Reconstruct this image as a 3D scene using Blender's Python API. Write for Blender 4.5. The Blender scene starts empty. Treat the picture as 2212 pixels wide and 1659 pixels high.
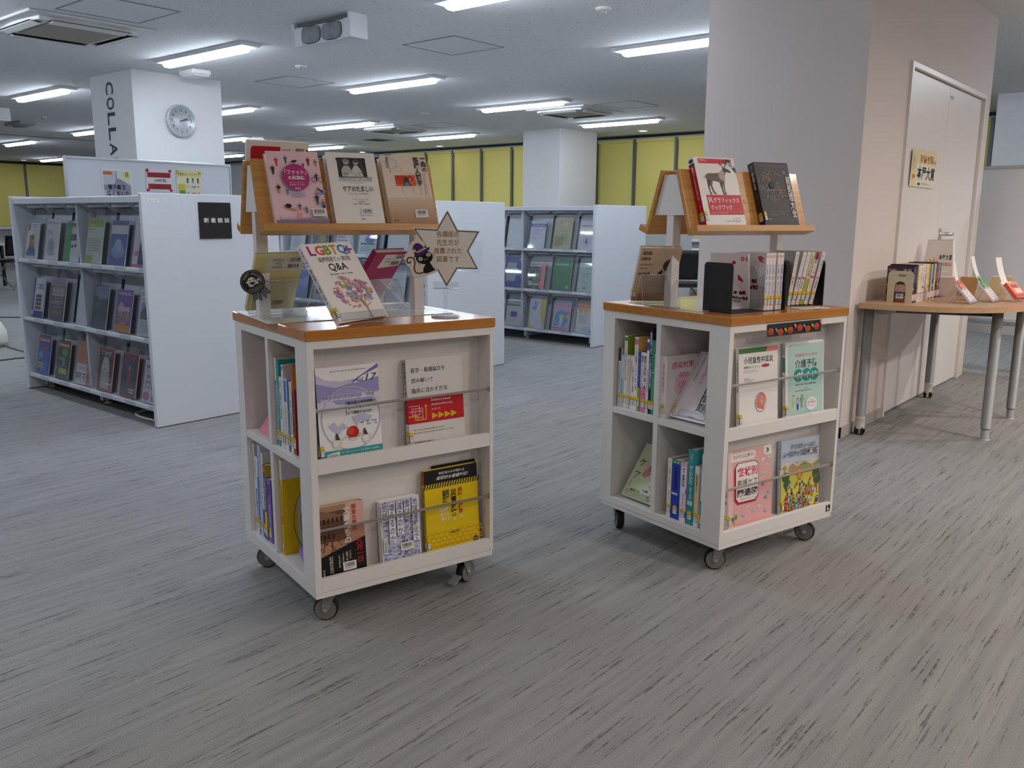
import bpy, math, random
from mathutils import Matrix, Vector
random.seed(7)
D = bpy.data; SC = bpy.context.scene; COL = SC.collection
PI = math.pi
# ------------------------------------------------------------------ camera
# room frame: X runs along the magazine racks, Y towards the window wall, metres
PITCH, ROLL, HEYE, YAW = 0.18900, 0.00610, 1.1716, math.radians(40)
cp_, sp_ = math.cos(PITCH), math.sin(PITCH)
fw = Vector((0, cp_, -sp_)); up = Vector((0, sp_, cp_)); rt = Vector((1, 0, 0))
cr_, sr_ = math.cos(ROLL), math.sin(ROLL)
r2 = rt*cr_ + up*sr_; u2 = up*cr_ - rt*sr_
Rm = Matrix((r2, u2, -fw)).transposed().to_4x4()
cam = D.objects.new('camera', D.cameras.new('camera')); COL.objects.link(cam)
cam.data.sensor_width = 36; cam.data.lens = 1873.386/2212*36
cam.data.clip_start = 0.05; cam.data.clip_end = 120
cam.matrix_world = Matrix.Translation((0, 0, HEYE)) @ Matrix.Rotation(YAW, 4, 'Z') @ Rm
SC.camera = cam
# ------------------------------------------------------------------ world, exposure
SC.view_settings.view_transform = 'Standard'; SC.view_settings.look = 'None'
SC.view_settings.gamma = 1; SC.view_settings.use_curve_mapping = False
SC.view_settings.exposure = 3.4
SC.cycles.max_bounces = 7; SC.cycles.diffuse_bounces = 4; SC.cycles.glossy_bounces = 3
SC.cycles.transmission_bounces = 4; SC.cycles.transparent_max_bounces = 16
SC.cycles.use_denoising = True; SC.cycles.caustics_reflective = False; SC.cycles.caustics_refractive = False
W = D.worlds.new('world'); SC.world = W; W.use_nodes = True
W.node_tree.nodes['Background'].inputs[0].default_value = (0.5, 0.55, 0.6, 1)
W.node_tree.nodes['Background'].inputs[1].default_value = 0.05
LIGHT_E = 4.6          # strength of the cool linear luminaires
WARM_E = 5.0           # watts of each warm recessed lamp over the right hand side
HC = 2.6               # ceiling height
# ------------------------------------------------------------------ materials
def s2l(c): return c/12.92 if c <= 0.04045 else ((c+0.055)/1.055)**2.4
def rgb(h):
    h = h.lstrip('#'); return tuple(s2l(int(h[i:i+2], 16)/255) for i in (0, 2, 4)) + (1,)
_m = {}
def mat(h, rough=0.5, metal=0.0, coat=0.0, spec=0.5):
    k = (h, rough, metal, coat, spec)
    if k in _m: return _m[k]
    m = D.materials.new('finish_' + h.lstrip('#')); m.use_nodes = True
    b = m.node_tree.nodes['Principled BSDF']
    b.inputs['Base Color'].default_value = rgb(h); b.inputs['Roughness'].default_value = rough
    b.inputs['Metallic'].default_value = metal; b.inputs['Coat Weight'].default_value = coat
    b.inputs['Specular IOR Level'].default_value = spec
    m.diffuse_color = rgb(h); _m[k] = m; return m
def new(name):
    m = D.materials.new(name); m.use_nodes = True; nt = m.node_tree
    return m, nt, nt.nodes['Principled BSDF']
def node(nt, t, **kw):
    n = nt.nodes.new(t)
    for k, v in kw.items(): setattr(n, k, v)
    return n
def ramp(nt, src, stops):
    r = node(nt, 'ShaderNodeValToRGB'); nt.links.new(src, r.inputs[0])
    e = r.color_ramp.elements
    while len(e) < len(stops): e.new(0.5)
    for el, (p, c) in zip(e, stops): el.position = p; el.color = c
    return r.outputs[0]
def coords(nt, scale, kind='Object', rot=(0, 0, 0)):
    tc = node(nt, 'ShaderNodeTexCoord'); mp = node(nt, 'ShaderNodeMapping')
    mp.inputs['Scale'].default_value = scale; mp.inputs['Rotation'].default_value = rot
    nt.links.new(tc.outputs[kind], mp.inputs[0]); return mp.outputs[0]
def noise(nt, vec, scale, detail=2, rough=.5):
    n = node(nt, 'ShaderNodeTexNoise'); nt.links.new(vec, n.inputs['Vector'])
    n.inputs['Scale'].default_value = scale; n.inputs['Detail'].default_value = detail; n.inputs['Roughness'].default_value = rough
    return n.outputs['Fac']
def mixc(nt, fac, a, b, mode='MIX'):
    n = node(nt, 'ShaderNodeMix'); n.data_type = 'RGBA'; n.blend_type = mode
    for sock, v in ((n.inputs[0], fac), (n.inputs[6], a), (n.inputs[7], b)):
        if hasattr(v, 'links'): nt.links.new(v, sock)
        else: sock.default_value = v
    return n.outputs[2]
def g(v): return (v, v, v, 1)
def carpet():
    m, nt, b = new('carpet_grey_streaked')
    v = coords(nt, (1, 1, 1))
    st = coords(nt, (130, 3.6, 1)); s1 = noise(nt, st, 1.0, 2, .6)
    st2 = coords(nt, (38, 1.1, 1)); s2 = noise(nt, st2, 1.0, 1)
    sp = noise(nt, v, 330, 1); dash = noise(nt, coords(nt, (60, 26, 1)), 1.6, 1)
    big = noise(nt, v, .7, 2)
    base = ramp(nt, s2, [(.3, rgb('#989999')), (.7, rgb('#a8a8a6'))])
    line = ramp(nt, s1, [(.585, g(0)), (.655, g(1))])
    dk = node(nt, 'ShaderNodeMath', operation='MULTIPLY'); nt.links.new(line, dk.inputs[0])
    nt.links.new(ramp(nt, dash, [(.35, g(0.25)), (.6, g(1))]), dk.inputs[1])
    c = mixc(nt, dk.outputs[0], base, rgb('#686764'))
    c = mixc(nt, .55, c, ramp(nt, sp, [(.3, g(.45)), (.7, g(1.0))]), 'MULTIPLY')
    c = mixc(nt, .25, c, ramp(nt, big, [(.35, g(.7)), (.65, g(1))]), 'MULTIPLY')
    nt.links.new(c, b.inputs['Base Color']); b.inputs['Roughness'].default_value = .95; b.inputs['Specular IOR Level'].default_value = .1
    bp = node(nt, 'ShaderNodeBump'); bp.inputs['Strength'].default_value = .5; bp.inputs['Distance'].default_value = .004
    nt.links.new(sp, bp.inputs['Height']); nt.links.new(bp.outputs[0], b.inputs['Normal'])
    return m
def ceiling_mat():
    m, nt, b = new('ceiling_board_pitted')
    v = coords(nt, (1, 1, 1)); pit = noise(nt, v, 42, 3, .6)
    c = ramp(nt, pit, [(.28, rgb('#8a8c8e')), (.36, rgb('#dfe1e2'))])
    nt.links.new(c, b.inputs['Base Color']); b.inputs['Roughness'].default_value = .95; b.inputs['Specular IOR Level'].default_value = .1
    return m
def wall_mat(h, name):
    m, nt, b = new(name); v = coords(nt, (1, 1, 1))
    bp = node(nt, 'ShaderNodeBump'); bp.inputs['Strength'].default_value = .06; bp.inputs['Distance'].default_value = .003
    nt.links.new(noise(nt, v, 180, 2), bp.inputs['Height']); nt.links.new(bp.outputs[0], b.inputs['Normal'])
    b.inputs['Base Color'].default_value = rgb(h); b.inputs['Roughness'].default_value = .7; b.inputs['Specular IOR Level'].default_value = .3
    return m
def wood(name, lo, hi, axis='X', rough=.35, coat=.0):
    m, nt, b = new(name)
    sc = (2.2, 60, 60) if axis == 'X' else (60, 2.2, 60) if axis == 'Y' else (60, 60, 2.2)
    a = noise(nt, coords(nt, sc), 1.0, 4, .6)
    c = ramp(nt, a, [(.32, rgb(lo)), (.68, rgb(hi))])
    nt.links.new(c, b.inputs['Base Color']); b.inputs['Roughness'].default_value = rough
    b.inputs['Coat Weight'].default_value = coat; b.inputs['Coat Roughness'].default_value = .12
    return m
def clear_mat(name, tint='#ffffff', fac=.1, rough=.04, body=0.0, top=.3):
    m = D.materials.new(name); m.use_nodes = True; nt = m.node_tree; nt.nodes.clear()
    o = node(nt, 'ShaderNodeOutputMaterial'); t = node(nt, 'ShaderNodeBsdfTransparent'); gl = node(nt, 'ShaderNodeBsdfGlossy')
    t.inputs[0].default_value = rgb(tint); gl.inputs['Roughness'].default_value = rough
    lw = node(nt, 'ShaderNodeLayerWeight'); lw.inputs[0].default_value = .25
    mr = node(nt, 'ShaderNodeMapRange'); nt.links.new(lw.outputs['Fresnel'], mr.inputs[0])
    mr.inputs[3].default_value = fac; mr.inputs[4].default_value = top
    mx = node(nt, 'ShaderNodeMixShader'); nt.links.new(mr.outputs[0], mx.inputs[0])
    nt.links.new(t.outputs[0], mx.inputs[1]); nt.links.new(gl.outputs[0], mx.inputs[2])
    out = mx.outputs[0]
    if body:
        d = node(nt, 'ShaderNodeBsdfDiffuse'); d.inputs[0].default_value = (.8, .82, .85, 1)
        m2 = node(nt, 'ShaderNodeMixShader'); m2.inputs[0].default_value = body
        nt.links.new(out, m2.inputs[1]); nt.links.new(d.outputs[0], m2.inputs[2]); out = m2.outputs[0]
    nt.links.new(out, o.inputs[0]); return m
def emit(name, h, e):
    m = D.materials.new(name); m.use_nodes = True; nt = m.node_tree; nt.nodes.clear()
    o = node(nt, 'ShaderNodeOutputMaterial'); s = node(nt, 'ShaderNodeEmission')
    s.inputs[0].default_value = rgb(h); s.inputs[1].default_value = e; nt.links.new(s.outputs[0], o.inputs[0]); return m
M_CARPET = carpet(); M_CEIL = ceiling_mat()
M_WALL = wall_mat('#dcdcdc', 'painted_wall'); M_WALLW = wall_mat('#d9d0cc', 'painted_wall_warm')
M_WHITE = mat('#e6e4e2', .42); M_STEEL = mat('#d4dae0', .4); M_RACKIN = mat('#b4bcc4', .45)
M_TOP = wood('cart_top_veneer', '#ac680c', '#c6801c', 'X', .3, .55)
M_BOARD = wood('stand_board_veneer', '#b9803a', '#cf9a52', 'X', .35, .3)
M_TABLE = wood('table_laminate', '#c39a74', '#cfa884', 'X', .4, .1)
M_CHROME = mat('#d2cec8', .34, .8); M_ALU = mat('#8b8e90', .5, .3); M_DGREY = mat('#3a3c3e', .5)
M_BLACK = mat('#101012', .42); M_RUBBER = mat('#17171a', .7); M_TREAD = mat('#7d7a72', .7)
M_PAGE = mat('#e6e0d2', .8); M_PAPER = mat('#ecebe8', .6); M_PLATE = mat('#e9e9e6', .1, 0, .6)
M_CLEAR = clear_mat('acrylic_clear', '#fbfcfd', .03, .03); M_SLEEVE = clear_mat('vinyl_sleeve', '#f1f4f8', .14, .06, .08, .5)
M_EDGE = mat('#c9d2d6', .15)
M_LED = emit('led_diffuser_cool', '#e6f0ff', LIGHT_E); M_WARM = emit('lamp_lens_warm', '#ffe6d6', 8.0)
M_DOWN = emit('downlight_lens', '#fff1d8', 2.0)
M_BLIND = mat('#dccf76', .8); M_GREY = mat('#8c8f92', .5)
# ------------------------------------------------------------------ mesh builder
class MB:
    def __init__(s): s.v = []; s.f = []; s.mi = []; s.ms = []; s.sm = []
    def m(s, mt):
        if mt not in s.ms: s.ms.append(mt)
        return s.ms.index(mt)
    def add(s, vs, fs, mt, smooth=False, T=None):
        o = len(s.v); k = s.m(mt)
        s.v += [tuple(T @ Vector(v)) if T is not None else tuple(v) for v in vs]
        for f in fs: s.f.append([o+i for i in f]); s.mi.append(k); s.sm.append(smooth)
        return s
    def box(s, a, b, mt, c=0.0, T=None):
        (x0, y0, z0), (x1, y1, z1) = [tuple(map(min, a, b)), tuple(map(max, a, b))]
        c = min(c, (x1-x0)*.45, (y1-y0)*.45, (z1-z0)*.45)
        if c <= 0:
            vs = [(x, y, z) for z in (z0, z1) for y in (y0, y1) for x in (x0, x1)]
            return s.add(vs, [(0, 2, 3, 1), (4, 5, 7, 6), (0, 1, 5, 4), (2, 6, 7, 3), (0, 4, 6, 2), (1, 3, 7, 5)], mt, T=T)
        lo, hi = (x0, y0, z0), (x1, y1, z1); idx = {}; vs = []
        for sx in (0, 1):
            for sy in (0, 1):
                for sz in (0, 1):
                    sg = (sx, sy, sz)
                    for ax in range(3):
                        p = [0, 0, 0]
                        for k in range(3):
                            e = hi[k] if sg[k] else lo[k]
                            p[k] = e if k == ax else (e-c if sg[k] else e+c)
                        idx[sg, ax] = len(vs); vs.append(tuple(p))
        fs = []
        for ax in range(3):
            o = [k for k in range(3) if k != ax]
            for sd in (0, 1):
                q = []
                for a_, b_ in ((0, 0), (1, 0), (1, 1), (0, 1)):
                    sg = [0, 0, 0]; sg[ax] = sd; sg[o[0]] = a_; sg[o[1]] = b_; q.append(idx[tuple(sg), ax])
                fs.append(q)
            for a_ in (0, 1):
                for b_ in (0, 1):
                    q = []
                    for e, w in ((0, o[0]), (1, o[0]), (1, o[1]), (0, o[1])):
                        sg = [0, 0, 0]; sg[ax] = e; sg[o[0]] = a_; sg[o[1]] = b_; q.append(idx[tuple(sg), w])
                    fs.append(q)
        for sg in [(a_, b_, c_) for a_ in (0, 1) for b_ in (0, 1) for c_ in (0, 1)]: fs.append([idx[sg, k] for k in range(3)])
        return s.add(vs, fs, mt, T=T)
    def prism(s, poly, y0, y1, mt, plane='XZ', T=None):
        n = len(poly)
        def P(p, h): return (p[0], h, p[1]) if plane == 'XZ' else (p[0], p[1], h) if plane == 'XY' else (h, p[0], p[1])
        vs = [P(p, y0) for p in poly] + [P(p, y1) for p in poly]
        fs = [list(range(n)), list(range(2*n-1, n-1, -1))] + [(i, (i+1) % n, n+(i+1) % n, n+i) for i in range(n)]
        return s.add(vs, fs, mt, T=T)
    def tube(s, pts, r, mt, n=10, cap=True, T=None):
        pts = [Vector(p) for p in pts]; rs = r if isinstance(r, (list, tuple)) else [r]*len(pts)
        vs, fs = [], []; ref = None
        for i, p in enumerate(pts):
            d = (pts[min(i+1, len(pts)-1)] - pts[max(i-1, 0)]).normalized()
            if ref is None: ref = Vector((0, 0, 1)) if abs(d.z) < .9 else Vector((1, 0, 0))
            a = d.cross(ref).normalized(); b = a.cross(d); ref = b
            for k in range(n): vs.append(p + (a*math.cos(2*PI*k/n) + b*math.sin(2*PI*k/n))*rs[i])
        for i in range(len(pts)-1):
            for k in range(n): fs.append((i*n+k, i*n+(k+1) % n, (i+1)*n+(k+1) % n, (i+1)*n+k))
        s.add(vs, fs, mt, True, T)
        if cap:
            o = len(s.v)-len(vs); k = s.m(mt)
            for base in (0, (len(pts)-1)*n): s.f.append([o+base+j for j in range(n)]); s.mi.append(k); s.sm.append(False)
        return s
    def lathe(s, prof, mt, n=20, T=None, smooth=True):
        vs, fs = [], []
        for r, z in prof:
            for k in range(n): vs.append((r*math.cos(2*PI*k/n), r*math.sin(2*PI*k/n), z))
        for i in range(len(prof)-1):
            for k in range(n): fs.append((i*n+k, i*n+(k+1) % n, (i+1)*n+(k+1) % n, (i+1)*n+k))
        if prof[0][0] > 1e-5: fs.append(list(range(n)))
        if prof[-1][0] > 1e-5: fs.append([(len(prof)-1)*n+k for k in range(n)])
        return s.add(vs, fs, mt, smooth, T)
    def build(s, name, parent=None, M=None):
        me = D.meshes.new(name); me.from_pydata(s.v, [], s.f)
        for mt in s.ms: me.materials.append(mt)
        me.polygons.foreach_set('material_index', s.mi); me.polygons.foreach_set('use_smooth', s.sm)
        me.update(); me.validate()
        o = D.objects.new(name, me); COL.objects.link(o)
        if parent is not None: o.parent = parent
        if M is not None: o.matrix_local = M
        return o
def tag(o, label=None, cat=None, group=None, kind=None):
    for k, v in (('label', label), ('category', cat), ('group', group), ('kind', kind)):
        if v: o[k] = v
    return o
def empty(name, M, label, cat, group=None):
    o = D.objects.new(name, None); COL.objects.link(o); o.empty_display_size = .05
    o.matrix_world = M if isinstance(M, Matrix) else Matrix.Translation(M)
    return tag(o, label, cat, group)
def copy_tree(o, parent=None):
    c = o.copy(); COL.objects.link(c)
    if parent is not None: c.parent = parent; c.matrix_local = o.matrix_local
    for ch in list(o.children): copy_tree(ch, c)
    return c
def T_(x, y, z): return Matrix.Translation((x, y, z))
def Rz(d): return Matrix.Rotation(math.radians(d), 4, 'Z')
def Rx(d): return Matrix.Rotation(math.radians(d), 4, 'X')
def Ry(d): return Matrix.Rotation(math.radians(d), 4, 'Y')
def pose(yaw, pitch, roll): return Rz(yaw) @ Rx(-pitch) @ Ry(roll)
# ------------------------------------------------------------------ printed matter
_tc = {}
def glyphs(st, bold):
    k = (st, bold)
    if k not in _tc:
        cu = D.curves.new('lettering', 'FONT'); cu.body = st; cu.fill_mode = 'FRONT'; cu.resolution_u = 2; cu.offset = bold
        cu.align_x = 'CENTER' if '\n' in st else 'LEFT'; cu.space_line = .95
        ob = D.objects.new('lettering', cu); me = ob.to_mesh()
        vs = [(v.co.x, v.co.y) for v in me.vertices]; fs = [tuple(p.vertices) for p in me.polygons]
        ob.to_mesh_clear(); D.objects.remove(ob); D.curves.remove(cu)
        if not vs: vs, fs = [(0, 0), (1, 0), (0, 1)], [(0, 1, 2)]
        x0 = min(v[0] for v in vs); x1 = max(v[0] for v in vs); y0 = min(v[1] for v in vs); y1 = max(v[1] for v in vs)
        _tc[k] = ([((x-x0)/max(x1-x0, 1e-6), (y-y0)/max(y1-y0, 1e-6)) for x, y in vs], fs)
    return _tc[k]
class Art:
    """Flat print on a face: u runs left to right, v runs from the top down, both 0..1."""
    def __init__(s, mb, O, U, V, N, w, h, l0=1, eps=.00012, gloss=.4):
        s.mb, s.O, s.U, s.V, s.N, s.w, s.h, s.l, s.eps, s.gl = mb, Vector(O), Vector(U), Vector(V), Vector(N), w, h, l0, eps, gloss
    def c(s, h): return h if not isinstance(h, str) else mat(h, s.gl, spec=.35)
    def P(s, u, v, l=None): return s.O + s.U*(u*s.w) + s.V*((1-v)*s.h) + s.N*((s.l if l is None else l)*s.eps)
    def poly(s, pts, h, inc=1):
        s.l += inc or .08; s.mb.add([s.P(*p) for p in pts], [list(range(len(pts)))], s.c(h)); return s
    def rect(s, x0, y0, x1, y1, h, inc=1): return s.poly([(x0, y0), (x1, y0), (x1, y1), (x0, y1)], h, inc)
    def ell(s, cx, cy, r, h, ry=None, inc=1, n=22, a0=0, a1=360):
        ry = r*s.w/s.h if ry is None else ry
        return s.poly([(cx+r*math.cos(math.radians(a0+(a1-a0)*k/n)), cy+ry*math.sin(math.radians(a0+(a1-a0)*k/n))) for k in range(n + (0 if a1-a0 == 360 else 1))], h, inc)
    def ring(s, cx, cy, r, wd, h, inc=1, n=30, a0=0, a1=360, asp=None):
        asp = s.w/s.h if asp is None else asp; s.l += inc or .08; vs = []
        for k in range(n+1):
            a = math.radians(a0+(a1-a0)*k/n)
            for q in (r, r-wd): vs.append(s.P(cx+q*math.cos(a), cy+q*asp*math.sin(a)))
        s.mb.add(vs, [(2*k, 2*k+1, 2*k+3, 2*k+2) for k in range(n)], s.c(h)); return s
    def line(s, pts, wd, h, inc=1):
        """polyline; wd as a share of the width"""
        s.l += inc or .08; k = s.w/s.h
        for (a, b), (c, d) in zip(pts[:-1], pts[1:]):
            dx, dy = (c-a), (d-b)/k; L = math.hypot(dx, dy) or 1; nx, ny = -dy/L*wd/2, dx/L*wd/2*k
            s.mb.add([s.P(a+nx, b+ny), s.P(c+nx, d+ny), s.P(c-nx, d-ny), s.P(a-nx, b-ny)], [(0, 1, 2, 3)], s.c(h))
        return s
    def txt(s, x0, y0, x1, y1, st, h, bold=0.0, slant=0.0, rot=0):
        vs, fs = glyphs(st, bold); l = s.l+1; o = []
        for a, b in vs:
            if rot == 90: a, b = b, 1-a     # read top to bottom, letters lying on their side
            a2 = a + slant*(b-.5)
            o.append(s.P(x0+(x1-x0)*a2, y1+(y0-y1)*b, l))
        s.mb.add(o, fs, s.c(h)); return s
    def vt(s, x0, y0, x1, y1, st, h, bold=0.0):
        return s.txt(x0, y0, x1, y1, '\n'.join(st.replace('ー', '｜')), h, bold)
    def bars(s, x0, y0, x1, y1, h='#3a3a3c', n=17):
        s.l += 1; r = random.Random(int(x0*1000+y0*77)); x = x0; d = (x1-x0)/n
        for k in range(n):
            wd = d*r.choice((.3, .5, .7)); s.poly([(x, y0), (x+wd, y0), (x+wd, y1), (x, y1)], h, 0); x += d
        return s
    def lines(s, x0, y0, x1, y1, n, h='#7a7a7c', thick=.35):
        s.l += 1; r = random.Random(int(x0*999+y1*555)); d = (y1-y0)/n
        for k in range(n): s.rect(x0, y0+k*d, x0+(x1-x0)*r.uniform(.6, 1), y0+k*d+d*thick, h, 0)
        return s
def book(name, label, cat, M, w, h, t, cover='#e8e6e2', art=None, spine='L', sart=None, spine_col=None, pages=None, group=None,
         lab=None, bar=None, gloss=.4, bd=.0011):
    """front face at y=0 looking along -y, bottom centre at the origin"""
    r = empty(name, M, label, cat, group); x0, x1 = -w/2, w/2; cm = mat(cover, gloss, spec=.35); sm = mat(spine_col or cover, gloss, spec=.35)
    b = MB(); b.box((x0, 0, 0), (x1, bd, h), cm); b.box((x0, t-bd, 0), (x1, t, h), cm)
    if spine == 'L': b.box((x0, 0.0002, 0), (x0+.0016, t-.0002, h), sm); A2 = ((x0, t, 0), (0, -1, 0), (-1, 0, 0)); px = (x0+.0016, x1-.0025)
    else: b.box((x1-.0016, .0002, 0), (x1, t-.0002, h), sm); A2 = ((x1, 0, 0), (0, 1, 0), (1, 0, 0)); px = (x0+.0025, x1-.0016)
    ls = 1; lf = 1
    if spine_col and sart is None: sart = lambda a: a.rect(0, 0, 1, 1, spine_col)
    if sart: a = Art(b, A2[0], A2[1], (0, 0, 1), A2[2], t, h, gloss=gloss); sart(a); ls = a.l
    if art: a = Art(b, (x0, 0, 0), (1, 0, 0), (0, 0, 1), (0, -1, 0), w, h, gloss=gloss); art(a); lf = a.l
    b.build('cover', r)
    MB().box((px[0], bd, .002), (px[1], t-bd, h-.0028), pages or M_PAGE).build('page_block', r)
    if lab:
        lw = min(.021, t); b = MB()
        a = Art(b, A2[0], A2[1], (0, 0, 1), A2[2], t, h, l0=ls+3); u0, u1 = .5-lw/t/2, .5+lw/t/2; k = 1/h
        stamp(a, u0, u1, 1-.05*k, 1-.0375*k, 1-.017*k)
        if 'F' in lab:
            a = Art(b, (x0, 0, 0), (1, 0, 0), (0, 0, 1), (0, -1, 0), w, h, l0=lf+3)
            stamp(a, 0 if spine == 'L' else 1-.012/w, .012/w if spine == 'L' else 1, 1-.05*k, 1-.0375*k, 1-.017*k)
        b.build('library_label', r)
    if bar:
        u, v, bw, bh = bar; b = MB(); a = Art(b, (x0, 0, 0), (1, 0, 0), (0, 0, 1), (0, -1, 0), w, h, l0=lf+2)
        a.rect(u, v, u+bw, v+bh, '#e9e8e6').bars(u+bw*.12, v+bh*.14, u+bw*.88, v+bh*.6).lines(u+bw*.14, v+bh*.7, u+bw*.9, v+bh*.86, 1, '#77777a')
        b.build('barcode_label', r)
    return r
def stamp(a, u0, u1, vt, vm, vb):
    """library spine label: yellow domed head over a white box with a dark outline"""
    n = 10; cx = (u0+u1)/2; rx = (u1-u0)/2
    a.poly([(cx+rx*math.cos(PI*k/n), vm-(vm-vt)*math.sin(PI*k/n)) for k in range(n+1)], '#e6c400')
    a.rect(u0, vm, u1, vb, '#23233a'); q = (u1-u0)*.07; e = (vb-vm)*.06
    a.rect(u0+q, vm+e, u1-q, vb-e, '#eceae4'); a.lines(u0+q*2.2, vm+(vb-vm)*.16, u1-q*2, vm+(vb-vm)*.86, 3, '#6a6a6e', .25)
# ------------------------------------------------------------------ the room
def struct(name, mb, **kw): return tag(mb.build(name, **kw), kind='structure')
struct('floor', MB().box((-26.2, -6.2, -.05), (8.2, 14.2, 0), M_CARPET))
struct('ceiling', MB().box((-26.2, -6.2, HC), (8.2, 14.2, HC+.06), M_CEIL))
struct('wall_back', MB().box((-26.2, 13.5, 0), (8.2, 13.6, HC), M_WALL))
struct('wall_left', MB().box((-26.1, -6.2, 0), (-26.0, 13.5, HC), M_WALL))
struct('wall_front', MB().box((-26.0, -6.1, 0), (8.0, -6.0, HC), M_WALL))
struct('wall_far_right', MB().box((8.0, -6.1, 0), (8.1, 13.5, HC), M_WALL))
# block with the double door: its left face looks at the camera, its right face carries the door
wb = MB(); wb.box((-2.49, 4.68, 0), (-1.59, 5.37, HC), M_WALLW); wb.box((-2.49, 7.16, 0), (-1.59, 7.335, HC), M_WALLW)
wb.box((-2.49, 5.37, 2.055), (-1.59, 7.16, HC), M_WALLW); wb.box((-2.49, 5.37, 0), (-1.78, 7.16, 2.055), M_WALLW)
struct('wall_right', wb)
bb = MB(); bb.box((-2.5, 4.672, 0), (-1.582, 4.68, .06), mat('#b4aeac', .5)); bb.box((-1.59, 4.672, 0), (-1.582, 5.37, .06), mat('#b4aeac', .5))
struct('baseboard_right', bb)
dr = empty('door_1', (0, 0, 0), None, None); dr['kind'] = 'structure'
f = MB(); wm = mat('#e4e0dd', .4); f.box((-1.66, 5.37, 0), (-1.575, 5.402, 2.055), wm); f.box((-1.66, 7.128, 0), (-1.575, 7.16, 2.055), wm); f.box((-1.66, 5.402, 2.027), (-1.575, 7.128, 2.055), wm)
f.build('door_frame', dr)
for y0, y1 in ((5.406, 6.262), (6.266, 7.124)):
    MB().box((-1.64, y0, .008), (-1.598, y1, 2.02), wm, .002).build('door_leaf', dr)
h = MB(); h.box((-1.598, 6.315, .93), (-1.592, 6.36, 1.12), M_CHROME, .002)
h.tube([(-1.594, 6.338, 1.085), (-1.55, 6.338, 1.085), (-1.535, 6.35, 1.085), (-1.535, 6.395, 1.085)], .013, M_CHROME)
h.lathe([(.012, 0), (.012, .006), (.004, .008)], M_CHROME, 12, T_(-1.593, 6.338, .97) @ Ry(90)); h.build('door_handle', dr)
MB().box((-1.599, 6.29, 1.945), (-1.596, 6.36, 1.965), mat('#9a9a98', .4)).build('name_plate', dr)
# pillars
def pillar(name, x0, y0, x1, y1): return struct(name, MB().box((x0, y0, 0), (x1, y1, HC), M_WALL, .004))
pc = pillar('pillar_1', -9.56, 4.45, -8.67, 5.44)
a = Art(MB(), (-9.24, 4.45, 1.60), (1, 0, 0), (0, 0, 1), (0, -1, 0), .19, .92, eps=.002)
for k, ch in enumerate('COLLAB'): a.txt(.12, k*.164+.005, .95, k*.164+.142, ch, '#2e3040', .012, rot=90)
lt = a.mb.build('lettering', pc)
pillar('pillar_2', -9.5, 11.57, -8.72, 12.6); pillar('pillar_3', -2.42, 11.5, -1.4, 12.5); pillar('pillar_4', -21.2, 10.9, -20.3, 11.9)
# ceiling joint
struct('trim_1', MB().box((-17.5, -6, HC-.006), (-17.44, 13.4, HC), mat('#5c5e60', .8)))
# window wall: dark head, header box, mullions, roller blinds
struct('trim_2', MB().box((-26, 13.38, 2.548), (8, 13.5, HC), mat('#16181c', .6)))
struct('trim_3', MB().box((-26, 13.3, 2.53), (8, 13.4, 2.548), mat('#aab2ba', .5)))
struct('trim_4', MB().box((-25.98, -6, 2.50), (-25.82, 13.3, HC), mat('#16181c', .6)))
struct('trim_5', MB().box((-26, -6, .80), (-25.7, 13.3, .86), mat('#e2e4e8', .4)))
struct('trim_6', MB().box((-26, 13.2, .80), (8, 13.5, .86), mat('#e2e4e8', .4)))
def blind(M, w, label):
    r = empty('roller_blind', M, label, 'blind', 'yellow roller blinds')
    MB().box((0, .01, .88), (w, .016, 2.485), M_BLIND).build('fabric', r)
    MB().box((0, -.02, 2.48), (w, .06, 2.53), M_BLIND, .006).build('cassette', r)
    MB().box((0, .004, .865), (w, .022, .885), mat('#c8c09a', .5)).build('bottom_rail', r)
    return r
mull = mat('#5d6668', .4)
xs = [-20.4 + .81*i for i in range(8)] + [-13.61, -12.82, -12.02, -11.22, -10.42, -9.62, -9.22, -8.42, -7.6, -6.8, -6.0]
mc = MB()
for x in xs + [-2.83, -3.7, -2.0]: mc.box((x-.022, 13.3, .86), (x+.022, 13.42, 2.53), mull)
for y in (7.0, 8.53, 10.05, 11.57): mc.box((-25.9, y-.03, .86), (-25.78, y+.03, 2.5), mull)
struct('trim_7', mc)
vis = {7: 'between the white and beige books on the left stand', 8: 'narrow bay nearest the beige book on the left stand', 9: 'second bay left of the plain white pillar', 10: 'bay just left of the plain white pillar'}
nm = ['eleventh', 'tenth', 'ninth', 'eighth', 'seventh', 'sixth', 'fifth', 'fourth', 'third', 'second']
for i in range(7, len(xs)-1):
    x0, x1 = xs[i]+.024, xs[i+1]-.024
    if x1-x0 < .3 or i in (12, 13, 14): continue
    if i < 12: L = 'drawn yellow roller blind, %s bay to the left of the plain white pillar' % ['fifth', 'fourth', 'third', 'second', 'first'][i-7]
    else: L = 'drawn yellow roller blind, %s bay to the right of the plain white pillar' % ['second', 'third', 'fourth'][i-15]
    blind(T_(x0, 13.34, 0), x1-x0, L)
blind(T_(-9.2, 13.34, 0), .76, 'drawn yellow roller blind right beside the plain white pillar, on its right')
blind(T_(-3.67, 13.34, 0), .82, 'yellow roller blind seen past the door block, left of the dark mullion')
blind(T_(-2.80, 13.34, 0), .78, 'yellow roller blind seen past the door block, right of the dark mullion')
for y, L in ((7.03, 'yellow roller blind at the extreme left of the far left window wall'), (8.56, 'yellow roller blind of the left window wall, left of the pale mullion'), (10.08, 'yellow roller blind of the left window wall, right of the pale mullion')):
    blind(T_(-25.8, y, 0) @ Rz(90), 1.46, L)
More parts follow.
